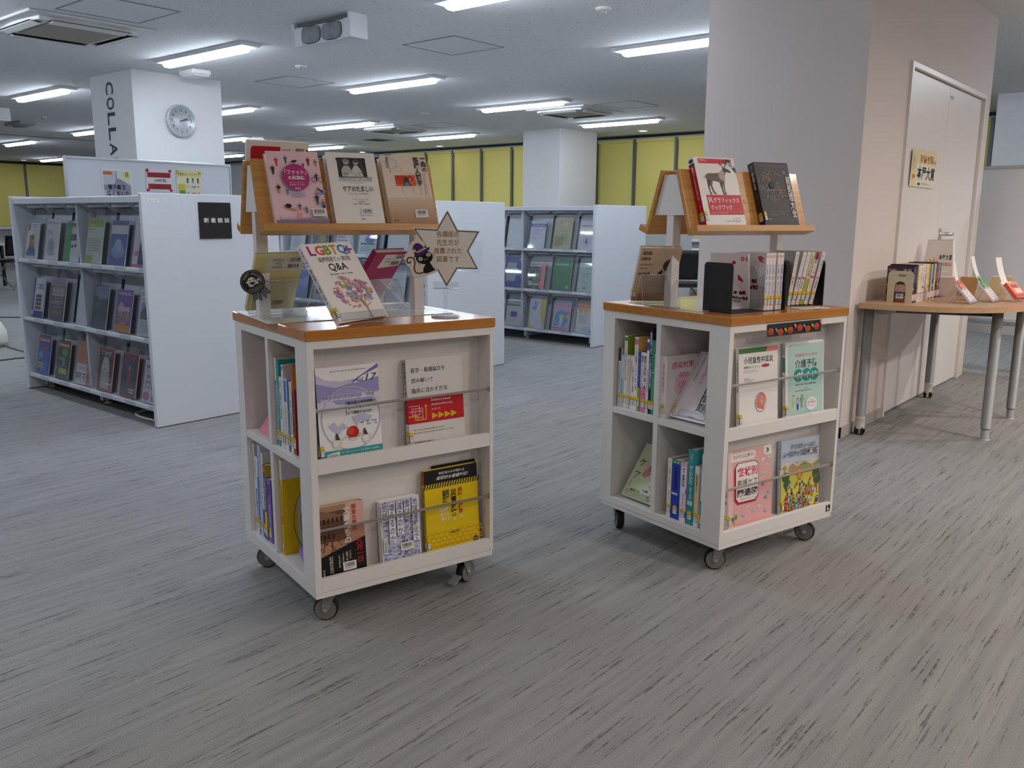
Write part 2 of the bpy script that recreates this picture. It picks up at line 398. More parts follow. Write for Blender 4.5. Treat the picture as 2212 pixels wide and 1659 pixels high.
for x0, x1, y0, y1, nmn in ((-25.99, -25.9, 5, 13.2, 'window_1'), (-20.4, -6.0, 13.44, 13.49, 'window_2'), (-3.7, -2.0, 13.44, 13.49, 'window_3')):
    struct(nmn, MB().box((x0, y0, .86), (x1, y1, 2.5), mat('#20262c', .08)))
# ------------------------------------------------------------------ ceiling fittings
def batten(x, y, label, warm=False, L=1.31):
    r = empty('ceiling_light', T_(x, y, HC), label, 'ceiling light', 'linear ceiling lights')
    MB().prism([(-.115, -.002), (.115, -.002), (.085, -.028), (-.085, -.028)], -L/2-.06, L/2+.06, mat('#dfe2e6', .5), 'YZ' if False else 'XZ', Rz(90)).build('housing', r)
    h2 = L/2; p = [(-.042, -.026), (.042, -.026), (.042, -.052), (.028, -.066), (-.028, -.066), (-.042, -.052)]
    d = MB().prism(p, -h2, h2, M_WARM if warm else M_LED, 'YZ'); d.v = [(a, b, c) for a, b, c in d.v]
    # pull the end caps in towards the bottom
    d.v = [(a*(1 - .035*min(1, (-.03-c)/.036)) if c < -.03 else a, b, c) for a, b, c in d.v]
    d.build('diffuser', r); return r
B = 'linear ceiling light '
for x, y, L in ((-7.33, 4.45, B+'over the clock pillar, the longest and nearest on the left'), (-7.30, 6.65, B+'above and behind the left book stand, beside the diamond hatch'),
    (-7.31, 8.87, B+'just in front of the air conditioner by the plain pillar'), (-7.39, 11.25, B+'between the plain white pillar and the big wall block'),
    (-3.66, 4.45, B+'cut by the top edge, over the path to the door'), (-3.66, 6.6, B+'running into the big wall block'),
    (-11.16, 4.62, B+'left of the clock pillar lettering, second nearest there'), (-10.95, 6.9, B+'first one right of the clock, its left end behind the pillar'),
    (-11.03, 9.04, B+'above the white book, left of the middle air conditioner'), (-11.06, 11.34, B+'above the beige book, closest to the back blinds'),
    (-15.3, 7.1, B+'half hidden behind the lettered side of the clock pillar'), (-14.85, 9.35, B+'second one right of the clock, partly behind the pillar'),
    (-14.9, 11.6, B+'touching the top of the pink book, beside the red book'), (-18.9, 7.32, B+'cut by the left edge beyond the ceiling joint'),
    (-18.75, 11.8, B+'third and lowest one right of the clock pillar'), (-23.7, 9.93, B+'farthest on the left, above the yellow blinds')):
    batten(x, y, L)
for x in (-11.0, -7.33, -3.66):
    for y in (2.22, -.01): batten(x, y, B+'in the rows above and left of the camera')
for x in (-3.66, -.2): batten(x, 8.87, B+'hidden behind the door block')
for x, y, pw_ in ((.6, 6.9, .5), (.6, 4.7, .35), (.6, 2.5, .16), (.6, .3, .10), (2.9, 6.9, 1.5), (2.9, 4.7, 1.2), (2.9, 2.5, .6), (2.9, .3, .3), (-1.7, -1.6, .15), (.6, -1.9, .12)):
    r = empty('recessed_lamp', T_(x, y, HC), 'round recessed warm lamp over the right side of the room, outside the view', 'ceiling light', 'recessed warm lamps')
    MB().lathe([(.11, 0), (.11, -.006), (.09, -.010), (.09, -.002)], M_WHITE, 24).build('trim_ring', r); MB().lathe([(.089, -.003), (.0001, -.004)], M_WARM, 24).build('lens', r)
    l = D.lights.new('lamp', 'AREA'); l.shape = 'DISK'; l.size = .17; l.energy = WARM_E*pw_; l.color = (1, .90, .82); l.spread = math.radians(162)
    lo = D.objects.new('lamp', l); COL.objects.link(lo); lo.parent = r; lo.matrix_local = T_(0, 0, -.012)
def downlight(x, y, L):
    r = empty('downlight', T_(x, y, HC), L, 'ceiling light', 'small round downlights')
    MB().lathe([(.085, 0), (.085, -.008), (.07, -.012), (.07, -.002)], M_WHITE, 20).build('trim_ring', r)
    MB().lathe([(.069, -.004), (.0001, -.006)], M_DOWN, 20).build('lens', r)
downlight(-7.88, 12.71, 'small round downlight near the blinds right of the plain pillar'); downlight(-12.81, 12.94, 'small round downlight near the blinds, above the beige book')
downlight(-15.38, 13.1, 'small round downlight near the blinds, above the white book'); downlight(-25.0, 9.73, 'small round downlight near the left yellow blinds')
def cassette(x, y, L):
    r = empty('air_conditioner', T_(x, y, HC), L, 'air conditioner', 'ceiling cassette air conditioners')
    p = mat('#d8d9d6', .5); MB().box((-.475, -.475, -.018), (.475, .475, 0), p, .006).build('panel', r)
    b = MB(); o = [(.33*math.cos(t)*(1/max(abs(math.cos(t)), abs(math.sin(t))))**.75, .33*math.sin(t)*(1/max(abs(math.cos(t)), abs(math.sin(t))))**.75) for t in [2*PI*k/32 for k in range(32)]]
    b.prism([(u*1.2, v*1.2) for u, v in o], -.042, -.018, p, 'XY'); b.build('raised_frame', r)
    MB().box((-.27, -.27, -.05), (.27, .27, -.042), mat('#a9a394', .7), .003).build('intake_grille', r)
    for k in range(4):
        T = Rz(90*k); b = MB(); b.box((-.29, -.405, -.0445), (.29, -.315, -.0425), M_BLACK, 0, T)
        b.box((-.28, -.012, -.004), (.28, .05, .004), p, .002, T @ T_(0, -.375, -.047) @ Rx(-14)); b.build('louvre', r)
    return r
cassette(-7.22, 3.23, 'ceiling cassette air conditioner, large, in the upper left corner'); cassette(-7.2, 9.87, 'ceiling cassette air conditioner in front of the plain white pillar')
cassette(-10.88, 9.98, 'ceiling cassette air conditioner between two lights above the white book'); cassette(-14.6, 10.15, 'ceiling cassette air conditioner just above the red book')
def hatch(x, y, L, s=.61):
    r = empty('ceiling_hatch', T_(x, y, HC), L, 'hatch', 'square ceiling hatches'); b = MB(); q = s/2; w = .012; m = mat('#6f7276', .5)
    for u0, v0, u1, v1 in ((-q, -q, q, -q+w), (-q, q-w, q, q), (-q, -q+w, -q+w, q-w), (q-w, -q+w, q, q-w)): b.box((u0, v0, -.004), (u1, v1, 0), m)
    b.build('frame', r); MB().box((-q+w, -q+w, -.002), (q-w, q-w, 0), M_CEIL).build('panel', r)
hatch(-5.37, 5.60, 'square ceiling hatch with a dark frame beside the fan box'); hatch(-8.11, 5.99, 'faint square ceiling hatch above the pink book, right of the clock pillar')
hatch(-6.33, 3.19, 'square ceiling hatch next to the upper left air conditioner'); hatch(-6.33, 9.78, 'square ceiling hatch beside the air conditioner at the plain pillar')
hatch(-9.98, 10.1, 'square ceiling hatch beside the middle air conditioner'); hatch(-13.6, 10.3, 'square ceiling hatch beside the air conditioner over the red book')
vg = empty('vent_grille', T_(-12.77, 11.27, HC), 'small dark square vent grille in the ceiling above the white book', 'vent')
b = MB(); b.box((-.22, -.22, -.008), (.22, .22, 0), mat('#9d9d98', .6)); b.build('frame', vg); b = MB()
for k in range(9): b.box((-.19, -.19+.043*k, -.012), (.19, -.17+.043*k, -.008), mat('#55564f', .6))
b.build('slats', vg)
def detector(x, y, L, r_=.055):
    r = empty('ceiling_detector', T_(x, y, HC), L, 'detector', 'round ceiling detectors')
    MB().lathe([(r_, 0), (r_, -.01), (r_*.8, -.018), (.0001, -.02)], mat('#d6d4ca', .5), 20).build('base', r)
    MB().lathe([(.02, -.018), (.02, -.034), (.012, -.04), (.0001, -.04)], M_CHROME, 14).build('sensor', r)
for x, y, L in ((-3.62, 5.27, 'left of the wall block top'), (-7.21, 5.4, 'below the fan box, over the pink book'), (-9.97, 4.5, 'left of the top of the lettered pillar'),
    (-13.87, 5.72, 'far left, beside the grey ceiling speaker'), (-9.01, 8.81, 'above the middle air conditioner'), (-12.94, 12.3, 'above the beige book near the blinds'), (-12.6, 9.6, 'left of the middle air conditioner, small')):
    detector(x, y, 'small round ceiling detector ' + L)
eb = empty('emergency_lamp', T_(-8.29, 4.92, HC), 'flat white box lamp on the ceiling in front of the clock pillar', 'lamp')
MB().box((-.13, -.10, -.045), (.13, .10, 0), M_WHITE, .006).build('body', eb); MB().box((-.12, -.09, -.06), (.12, .09, -.046), mat('#eef0f2', .3), .006).build('cover', eb)
cs = empty('ceiling_speaker', T_(-15.0, 5.84, HC), 'small grey box hanging from the ceiling at the far left', 'speaker')
MB().box((-.3, -.12, -.05), (.3, .12, 0), mat('#a8aba8', .6), .006).build('body', cs); MB().lathe([(.12, -.05), (.10, -.08), (.0001, -.082)], mat('#8c8f8c', .6), 16).build('sensor', cs)
def fanbox(x, y, label):
    r = empty('fan_box', T_(x, y, HC), label, 'ceiling fan unit', 'ceiling circulation fan boxes'); w = mat('#d9dcdf', .45)
    MB().box((-.335, .005, -.168), (.295, .17, -.036), w, .008).build('body', r)
    MB().box((-.335, 0, -.168), (-.24, .006, -.036), w).build('end_panel', r); MB().box((.24, 0, -.168), (.297, .006, -.036), w).build('end_panel', r)
    b = MB(); b.box((.298, -.012, -.17), (.33, .15, -.0), w, .004); b.build('bracket', r)
    MB().box((-.37, .0, -.07), (-.336, .12, 0), w, .004).build('bracket', r); MB().box((-.33, .03, -.036), (.29, .15, 0), mat('#6d6f70', .7)).build('mount', r)
    for cx in (-.135, .105):
        g_ = MB(); pts = []
        for k in range(36):
            t = 2*PI*k/36; c_, s_ = math.cos(t), math.sin(t); q = (abs(c_)**3.2+abs(s_)**3.2)**(-1/3.2); pts.append((cx+.112*c_*q, -.102+.062*s_*q))
        g_.prism(pts, -.001, .004, mat('#2c2e31', .6)); o = g_.build('grille', r); s2 = MB()
        for k in range(-6, 7):
            z = .0088*k; hw = .112*max(0, 1-abs(z/.062)**3.2)**(1/3.2); s2.box((cx-hw, -.006, -.102+z-.0022), (cx+hw, -.0015, -.102+z+.0022), mat('#a9adb0', .5))
        s2.build('slats', o)
        for dx in (-.05, .05): MB().lathe([(.044, 0), (.05, .004)], mat('#85898c', .5), 24, T_(cx+dx, -.003, -.102) @ Rx(90), False).build('fan_ring', o)
    return r
fanbox(-5.39, 4.24, 'white ceiling fan box with two round grilles, between the lights'); fanbox(-13.5, 4.86, 'white ceiling fan box cut by the left edge of the view')
# ------------------------------------------------------------------ wall clock
ck = empty('wall_clock', T_(-8.67, 4.94, 2.14) @ Rz(90), 'round white wall clock showing about thirteen past two on the pillar', 'clock')
MB().lathe([(.165, 0), (.165, .03), (.158, .04), (.148, .042), (.146, .034)], mat('#b9bdc2', .4, .3), 48, Rx(90)).build('rim', ck)
b = MB(); b.lathe([(.147, .033), (.0001, .033)], mat('#e9edf2', .4), 40, Rx(90)); a = Art(b, (-.15, -.034, -.15), (1, 0, 0), (0, 0, 1), (0, -1, 0), .3, .3)
for k in range(1, 13):
    t = math.radians(30*k); u, v = .5+.355*math.sin(t), .5-.355*math.cos(t); hw = .026 if k < 10 and k != 1 else .042 if k >= 10 else .012
    a.txt(u-hw, v-.048, u+hw, v+.048, str(k), '#33384a', .01); a.ell(.5+.455*math.sin(t), .5-.455*math.cos(t), .006, '#33384a', inc=0)
a.rect(.46, .29, .54, .303, '#7a7f8c'); b.build('dial', ck)
def hand(ang, L, w, col, nm, z):
    b = MB(); t = math.radians(ang); dx, dz = math.sin(t), math.cos(t); nx, nz = dz*w, -dx*w
    b.prism([(-dx*.02-nx, -dz*.02-nz), (-dx*.02+nx, -dz*.02+nz), (dx*L+nx*.6, dz*L+nz*.6), (dx*L-nx*.6, dz*L-nz*.6)], -z-.001, -z, mat(col, .4)); b.build(nm, ck)
hand(66, .075, .0055, '#16182a', 'hour_hand', .036); hand(78, .115, .003, '#16182a', 'minute_hand', .0375); hand(261, .1, .0012, '#a05a5a', 'second_hand', .039)
# ------------------------------------------------------------------ book carts
CW, CD, CH = .619, .610, .87
def caster(parent, x, y, ang, brake=False):
    M = T_(x, y, 0) @ Rz(ang); o = MB()
    o.lathe([(.0001, -.014), (.026, -.014), (.034, -.011), (.0365, -.006), (.0365, .006), (.034, .011), (.026, .014), (.0001, .014)], M_RUBBER, 30, T_(0, 0, .0365) @ Rx(90), False)
    c = o.build('caster', parent, M)
    MB().lathe([(.0245, -.0145), (.031, -.0145), (.031, -.0125)], M_TREAD, 30, T_(0, 0, .0365) @ Rx(-90), False).lathe([(.0245, .0145), (.031, .0145), (.031, .0125)], M_TREAD, 30, T_(0, 0, .0365) @ Rx(-90), False).build('tread_ring', c)
    f = MB()
    for s in (-1, 1): f.prism([(-.006, .092), (.036, .092), (.006, .028), (-.006, .027), (-.010, .034)], s*.0175-.001, s*.0175+.001, M_GREY)
    f.box((-.008, -.0185, .086), (.036, .0185, .092), M_GREY); f.lathe([(.02, .086), (.02, .0955)], M_GREY, 16, T_(.014, 0, 0))
    f.tube([(0, -.021, .0365), (0, .021, .0365)], .006, M_CHROME, 8)
    f.build('fork', c)
    if brake:
        b = MB(); b.box((.018, -.016, .045), (.06, .016, .049), M_GREY, .001, T_(0, 0, 0) @ Ry(28)); b.build('brake_pedal', c)
def cart(M, label, angs):
    r = empty('book_cart', M, label, 'book cart', 'white rolling book carts')
    w = M_WHITE
    MB().box((0, 0, .841), (CW, CD, CH), M_TOP, .0025).build('cart_top', r)
    f = MB(); e = .005; X1, Y1 = CW-e, CD-e
    # display box on the rod side
    f.box((e, e, .113), (.0245, .085, .841), w); f.box((.601, e, .113), (X1, .085, .841), w)
    f.box((.0245, e+.0005, .818), (.601, .024, .841), w); f.box((.0245, .076, .137), (.601, .085, .841), w)
    # shelf side and the closed far sides
    f.box((e, .085, .113), (.30, .09, .841), w); f.box((e, .546, .113), (X1, Y1, .841), w)
    f.box((.302, .085, .113), (.318, .546, .841), w); f.box((e, .09, .816), (.025, .546, .841), w); f.box((.60, .085, .113), (X1, .546, .841), w)
    f.box((e+.001, .31, .138), (.302, .332, .816), w)
    f.build('frame', r)
    for y0, y1 in ((.09, .31), (.332, .546)): MB().box((e+.0015, y0, .464), (.302, y1, .488), w, .001).build('shelf', r)
    MB().box((e, .09, .113), (.302, .546, .138), w, .001).build('bottom_shelf', r)
    for z0, z1, z2 in ((.463, .505, .487), (.1135, .154, .137)):
        b = MB(); b.box((.0248, e+.0004, z0), (.6008, .022, z1), w, .001); b.box((.0248, .022, z0), (.6008, .076, z2), w); b.build('display_ledge', r)
    for z in (.646, .297):
        b = MB(); b.tube([(.0245, .012, z), (.601, .012, z)], .0042, M_CHROME, 12); b.tube([(.0245, .012, z), (.027, .012, z)], .008, M_CHROME, 12); b.tube([(.598, .012, z), (.601, .012, z)], .008, M_CHROME, 12); b.build('rod', r)
    MB().box((.007, .007, .0955), (CW-.007, CD-.007, .1125), w, .001).build('base', r)
    h = MB()
    for y in (.56, .35): h.lathe([(.003, 0), (.0001, .0004)], M_BLACK, 8, T_(.09, .546 if y > .5 else .31, .44) @ Rx(90))
    h.build('peg_holes', r)
    for (x, y), a, bk in zip(((.06, .068), (.058, .55), (.545, .066), (.55, .55)), angs, (0, 0, 1, 0)): caster(r, x, y, a, bk)
    return r
CA = T_(-1.909, 1.410, 0) @ Rz(75.353); CB = T_(-1.214, 2.511, 0) @ Rz(75.042)
cartA = cart(CA, 'white book cart with an orange wood top, on the left, nearer the camera', (-32, -30, 200, 20))
cartB = cart(CB, 'white book cart with an orange wood top, on the right, before the door block', (-38, 60, 120, 20))
lg = MB(); a = Art(lg, (.577, .005, .1205), (1, 0, 0), (0, 0, 1), (0, -1, 0), .024, .024, l0=6)
a.rect(0, 0, 1, 1, '#15151a').rect(.28, .1, .42, .9, '#e8e6e2').ring(.52, .9, .3, .13, '#e8e6e2', n=14, a0=180, a1=360, asp=1.3).ell(.56, .72, .07, '#e8e6e2')
lg.build('maker_badge', cartB)
# pumpkin strip stuck below the top edge of the right cart
ps = empty('halloween_strip', CB @ T_(.182, .003, .795), 'black paper strip of pumpkins and sweets on the right cart front', 'paper strip')
b = MB(); b.box((0, -.0006, 0), (.283, 0, .041), mat('#121214', .5)); a = Art(b, (0, -.0006, 0), (1, 0, 0), (0, 0, 1), (0, -1, 0), .283, .041)
for k, (u, v) in enumerate(((.065, .58), (.235, .7), (.41, .62), (.585, .5), (.735, .66), (.90, .52))):
    a.ell(u-.016, v, .034, '#d2421c', ry=.25, inc=0); a.ell(u+.016, v, .034, '#d2421c', ry=.25, inc=0); a.ell(u, v, .034, '#e0552a', ry=.26)
    a.rect(u-.008, v-.34, u+.008, v-.22, '#3c5a20'); a.poly([(u-.028, v-.05), (u-.012, v-.14), (u-.006, v-.03)], '#141416'); a.poly([(u+.028, v-.05), (u+.012, v-.14), (u+.006, v-.03)], '#141416', 0)
    a.poly([(u-.03, v+.04), (u, v+.1), (u+.03, v+.04), (u+.016, v+.16), (u-.016, v+.16)], '#141416')
for (u, v), c in zip(((.15, .5), (.315, .55), (.49, .3), (.66, .38), (.815, .4), (.975, .2)), ('#5aa7c8', '#b9c83c', '#e08a9c', '#5aa7c8', '#b9c83c', '#e08a9c')):
    a.ell(u, v, .013, c, ry=.13); a.poly([(u, v), (u-.028, v-.02), (u-.02, v-.22)], c, 0); a.poly([(u, v), (u+.024, v), (u+.016, v+.24)], c, 0)
b.build('printed_strip', ps)
# ------------------------------------------------------------------ two sided book stands on the carts
def stand(M, label):
    r = empty('book_stand', M, label, 'book stand', 'wooden display stands on the carts'); m = M_BOARD
    MB().box((-.01, -.18, 0), (.585, .18, .0025), M_PLATE, .001).build('base_plate', r)
    t = math.radians(19.0); s, c = math.sin(t), math.cos(t)
    def q(u, v): return (-.111 + u*s - v*c, .272 + u*c + v*s)       # u up the board, v out over the ledge
    for sg in (1, -1):
        poly = [q(.206, 0), q(0, 0), q(0, .035), q(-.021, .035), q(-.021, -.013), q(.206, -.013)]
        poly = [(sg*y, z) for y, z in poly]; b = MB(); b.prism(poly, 0, .573, m, 'YZ'); o = b.build('slanted_board', r)
    for x in (.012, .526):
        b = MB(); b.box((x, -.0175, .0025), (x+.035, .0175, .45), M_WHITE, .001); b.build('post', r)
        b = MB(); b.prism([(-.078, .315), (.078, .315), (.034, .450), (-.034, .450)], x-.002, x, M_WHITE, 'YZ'); b.build('bracket', r)
    return r
SA = CA @ T_(-.003, .389, CH) @ Rz(-4.0); SB = CB @ T_(.055, .349, CH) @ Rz(-3.5)
stand(SA, 'two sided slanted wood book stand on the left cart, pale base sliding over the edge'); stand(SB, 'two sided slanted wood book stand on the right cart')
def at(CM, p, y, p2=None, r=0): return CM @ T_(*p) @ pose(y, p2 or 0, r)
def on(S_, a, t, yaw, roll): return S_ @ T_(a, -.1115-.935*t-.001, .272+.34*t+.0008) @ pose(yaw, 19.5, roll)
INK = '#1d1d22'
def person(a, u, v, s, top, leg, hair='#2a2024', run=0):
    """a little printed figure, s its height as a share of the page height"""
    k = a.h/a.w; w = s*k
    a.poly([(u-.10*w, v), (u+.10*w, v), (u+.14*w, v+.34*s), (u-.14*w, v+.34*s)], top)
    a.poly([(u-.11*w, v+.32*s), (u+.11*w, v+.32*s), (u+(.06+run)*w, v+.82*s), (u-.01*w, v+.82*s), (u, v+.45*s), (u-(.03+run)*w, v+.82*s), (u-(.1+run)*w, v+.82*s)], leg)
    a.line([(u-.12*w, v+.03*s), (u-.24*w, v+.25*s)], .012, top, 0); a.line([(u+.12*w, v+.03*s), (u+.25*w, v+.2*s)], .012, top, 0)
    a.ell(u, v-.07*s, .075*w, '#e6b594'); a.ell(u, v-.10*s, .08*w, hair, n=10, a0=180, a1=360)
def pink(a):
    for p in ((.18, .10, .13, '#d8324a', '#d8324a', '#e8c030'), (.36, .08, .11, '#3a62a8', '#3a62a8', '#a83a3a'), (.79, .10, .12, '#8a2a3a', '#8a2a3a', '#6a2030'), (.93, .13, .10, '#6a8ac0', '#d8a05a'),
              (.68, .17, .07, '#a83a4a', '#2a3a5a', '#6a2030'), (.09, .22, .13, INK, INK, '#a82a3a'), (.90, .32, .11, '#3a3a44', '#2a2a4a'), (.14, .48, .13, INK, '#d8905a'), (.30, .52, .10, '#6aa0b0', '#4a7ab0', '#d8a040'),
              (.84, .62, .15, '#2a2a2e', '#3a4a6a'), (.95, .70, .16, '#7a6aa0', '#2a2030', '#6a2a2a'), (.48, .74, .10, '#4a4a78', '#a03a5a'), (.60, .78, .10, '#5a7aa8', '#3a3a60')): person(a, *p)
    a.ell(.50, .15, .04, '#2a2428', ry=.018); a.ell(.54, .14, .02, '#2a2428', ry=.012)
    a.line([(.22, .74), (.30, .80), (.42, .82)], .03, '#d88a4a'); a.ell(.26, .76, .06, INK, ry=.03)
    a.ring(.84, .40, .055, .012, '#3a3a44'); a.ring(.97, .40, .055, .012, '#3a3a44'); a.ell(.93, .57, .09, '#8aa4d8', ry=.03); a.line([(.86, .52), (.97, .58)], .035, '#6a2a34')
    a.ell(.49, .37, .265, '#8a7ac0'); a.ell(.49, .37, .258, '#b8327c')
    a.txt(.29, .265, .70, .335, '「ファット」', '#f4f0ee', .02).txt(.34, .35, .655, .405, 'の民族誌', '#f4f0ee', .02).txt(.36, .435, .63, .455, '現代アメリカにおける', '#e8d0dc').txt(.35, .465, .64, .485, '肥満問題と生の多様性', '#e8d0dc').txt(.44, .51, .56, .54, '碇 陽子', '#f4f0ee', .01)
    for k in range(3): a.rect(.36+.0*k, .575+.025*k, .62, .585+.025*k, '#9aa6d0', 0)
    a.rect(0, .955, 1, 1, '#8a7a98'); a.line([(.08, .955), (.22, .925), (.42, .95), (.58, .925), (.78, .95)], .01, '#d87a90'); a.line([(.42, .955), (.42, .85)], .022, '#e08a98'); a.line([(.47, .955), (.47, .85)], .022, '#e08a98')
    a.poly([(0, .955), (.1, .94), (.3, .95), (.7, .935), (.9, .925), (1, .94), (1, .96), (0, .96)], '#9a8aa4')
    a.txt(.06, .89, .08, .945, '明\n石\n書\n店', '#5a4a6a')
book('book', 'pink book with small figures around a magenta circle, left stand', 'book', on(SA, .120, .024, -.3, -1.2), .156, .222, .024, '#f0cdd6', pink, 'R', pages=mat('#efeae0', .8), bar=(.70, .80, .26, .11))
def soul(a):
    a.rect(.20, .075, .79, .355, '#4a4a48'); a.rect(.21, .08, .78, .345, '#2c2d2c')
    for k in range(24): a.ell(.22+.54*((k*37) % 24)/24, .10+.22*((k*17) % 24)/24, .035, '#3c3f3a', inc=0)
    a.poly([(.27, .34), (.27, .25), (.33, .19), (.43, .19), (.50, .28), (.50, .345)], '#bdbdb8'); a.poly([(.47, .345), (.49, .24), (.55, .18), (.62, .19), (.68, .26), (.71, .345)], '#cfcfca')
    a.ell(.385, .135, .062, '#a8a8a2').ell(.58, .14, .055, '#b8b4ae').ell(.585, .12, .062, '#50504c', ry=.026).ell(.375, .112, .06, '#8a8a84', ry=.018)
    a.line([(.30, .30), (.42, .31), (.50, .30)], .035, '#9a9a94').line([(.50, .31), (.60, .32), (.66, .28)], .03, '#a8a49e').poly([(.36, .345), (.42, .29), (.52, .31), (.56, .345)], '#d8d8d2').poly([(.47, .345), (.56, .31), (.70, .33), (.71, .345)], '#c4c4be')
    a.txt(.18, .345, .88, .395, 'THE SOUL OF CARE', '#7f9ab0', .0); a.rect(.19, .402, .87, .407, '#a8b8c4'); a.txt(.40, .425, .68, .44, 'ARTHUR KLEINMAN', '#a8a8a8')
    a.txt(.24, .475, .86, .555, 'ケアのたましい', INK, .012); a.txt(.34, .575, .74, .595, '夫として、医師としての人間性の涵養', '#5a5a5a')
    a.txt(.40, .655, .72, .68, 'アーサー・クラインマン 著', '#4a4a4a').txt(.50, .69, .64, .71, '皆藤 章 監訳', '#3a3a3a').txt(.39, .72, .74, .74, '江口重幸・吉村慶子・高橋優輔 訳', '#4a4a4a').rect(.52, .935, .59, .945, '#6a6a6a')
book('book', 'white book with a grey photo of two seated people, left stand middle', 'book', on(SA, .297, .03, -.6, -.8), .1555, .224, .03, '#eeece8', soul, 'R', bar=(.53, .79, .26, .10))
def jissen(a):
    n = 10; cs = ['#d8c4b0', '#d4bda6', '#cfb59c', '#caae92', '#c4a68a', '#bf9f80', '#bb9878', '#b89272', '#b28a6a', '#ad8462']
    for k in range(n): a.rect(0, .62+.038*k, 1, .66+.038*k, cs[k], 0)
    a.ring(.2, .12, .13, .035, '#d0c8c4').ring(.36, .2, .06, .012, '#dcb890').ring(.52, .37, .17, .012, '#e0c4a0').ring(.58, .50, .22, .01, '#dcc8b0').ring(.68, .52, .09, .01, '#dcc8a0')
    a.rect(.24, .295, .68, .45, '#e0661c').rect(.24, .295, .68, .42, '#d8401c').rect(.24, .30, .68, .37, '#c82c18'); a.ring(.57, .35, .09, .012, '#e8a040'); a.ell(.56, .355, .02, '#f0c050')
    a.poly([(.40, .45), (.41, .39), (.44, .33), (.49, .315), (.53, .35), (.53, .40), (.58, .45)], '#34303a'); a.poly([(.42, .45), (.44, .40), (.50, .40), (.54, .45)], '#7a86a8')
    a.vt(.86, .03, .985, .24, '実践の', INK, .02).vt(.70, .03, .83, .45, '医療人類学', INK, .02); a.vt(.10, .02, .16, .19, '池田光穂', '#3a3434', .01)
    a.vt(.90, .27, .925, .62, '中央アメリカ・ヘルスケアシステムに', '#c0405a').vt(.86, .27, .885, .58, 'おける医療の地政学的展開', '#c0405a').rect(.05, .945, .16, .955, '#6a5040').lines(.15, .22, .17, .32, 1, '#b8a8a0')
book('book', 'beige book with an orange-red picture panel, left stand right end', 'book', on(SA, .475, .03, -.6, -1.6), .1545, .2226, .03, '#e6d6c8', jissen, 'R', bar=(.54, .80, .28, .115))
def redback(a):
    a.poly([(.07, .09), (.10, .06), (.54, .06), (.54, .9), (.07, .9)], '#c02434').rect(.96, .08, 1, .9, '#c02434').lines(.58, .09, .78, .13, 2, '#7a7a7c').bars(.79, .07, .93, .15)
book('book', 'white and red back cover standing behind the pink book', 'book', SA @ T_(.108, .1235, .2742) @ pose(0, -19.0, 0), .19, .265, .011, '#eeeae8', redback)
# ---- the right stand
def rgraph(a):
    a.rect(.10, .02, .93, .09, '#d01c3c').txt(.12, .03, .32, .055, "O'REILLY", '#f0e8e8', .01).txt(.12, .062, .30, .078, 'オライリー・ジャパン', '#e8c0c8')
    a.poly([(.74, .02), (.86, .02), (1, .15), (1, .235)], '#1a1a1c').txt(.80, .06, .97, .155, '第2版', '#e8e8e8', .02)
    br, dk, pl = '#6b5a50', '#3a2e2a', '#b8a898'
    a.poly([(.22, .26), (.30, .235), (.44, .235), (.56, .225), (.62, .20), (.68, .165), (.735, .175), (.74, .215), (.70, .265), (.68, .33), (.64, .36), (.52, .365), (.40, .35), (.32, .355), (.24, .34), (.205, .30)], br)
    a.poly([(.56, .225), (.62, .20), (.67, .19), (.70, .23), (.69, .29), (.66, .35), (.58, .33), (.54, .28)], pl).poly([(.68, .165), (.72, .15), (.80, .17), (.86, .195), (.865, .215), (.84, .225), (.77, .21), (.72, .215)], dk)
    a.poly([(.23, .32), (.32, .34), (.31, .40), (.26, .43), (.265, .51), (.30, .545), (.255, .55), (.225, .43)], dk, 0).poly([(.30, .35), (.36, .36), (.33, .42), (.36, .50), (.41, .54), (.37, .55), (.32, .51), (.29, .43)], br, 0)
    a.poly([(.53, .36), (.60, .365), (.585, .45), (.60, .53), (.64, .555), (.585, .56), (.565, .52), (.55, .44)], dk, 0).poly([(.60, .36), (.66, .35), (.64, .43), (.635, .51), (.67, .54), (.62, .545), (.61, .45)], br, 0)
    a.poly([(.20, .27), (.175, .27), (.17, .32), (.205, .31)], '#c8beb2', 0); a.poly([(.69, .165), (.655, .15), (.70, .145)], dk, 0)
    for pts in ([(.71, .16), (.68, .12), (.64, .10), (.60, .11)], [(.66, .115), (.63, .07), (.655, .05)], [(.72, .155), (.76, .12), (.75, .07), (.70, .05)], [(.76, .11), (.82, .08), (.80, .04)], [(.75, .08), (.73, .05), (.69, .07)]): a.line(pts, .014, dk, 0)
    a.rect(.14, .555, .995, .845, '#c81c3c').txt(.17, .59, .28, .67, 'R', '#f4eeee', .0).txt(.285, .595, .93, .67, 'グラフィックス', '#f4eeee', .012).txt(.19, .70, .72, .775, 'クックブック', '#f4eeee', .012).rect(.17, .80, .97, .803, '#e0a0ac').txt(.17, .81, .58, .83, 'ggplot2によるグラフ作成のレシピ集', '#f0d8dc')
    a.txt(.69, .89, .86, .91, 'Winston Chang 著', '#5a5a5a').txt(.50, .93, .88, .95, '石井 弓美子、河内 崇、瀬戸山 雅人 訳', '#5a5a5a')
def rspine(a): a.rect(0, .0, 1, .09, '#e8e6e2').ell(.5, .05, .4, '#2a2626', ry=.03).rect(0, .09, 1, .12, '#1a1a1c').rect(0, .12, 1, 1, '#c81c3c').vt(.3, .14, .7, .62, 'Rグラフィックスクックブック', '#f4eeee', .02).vt(.4, .70, .6, .78, 'オライリー', '#f0d8dc')
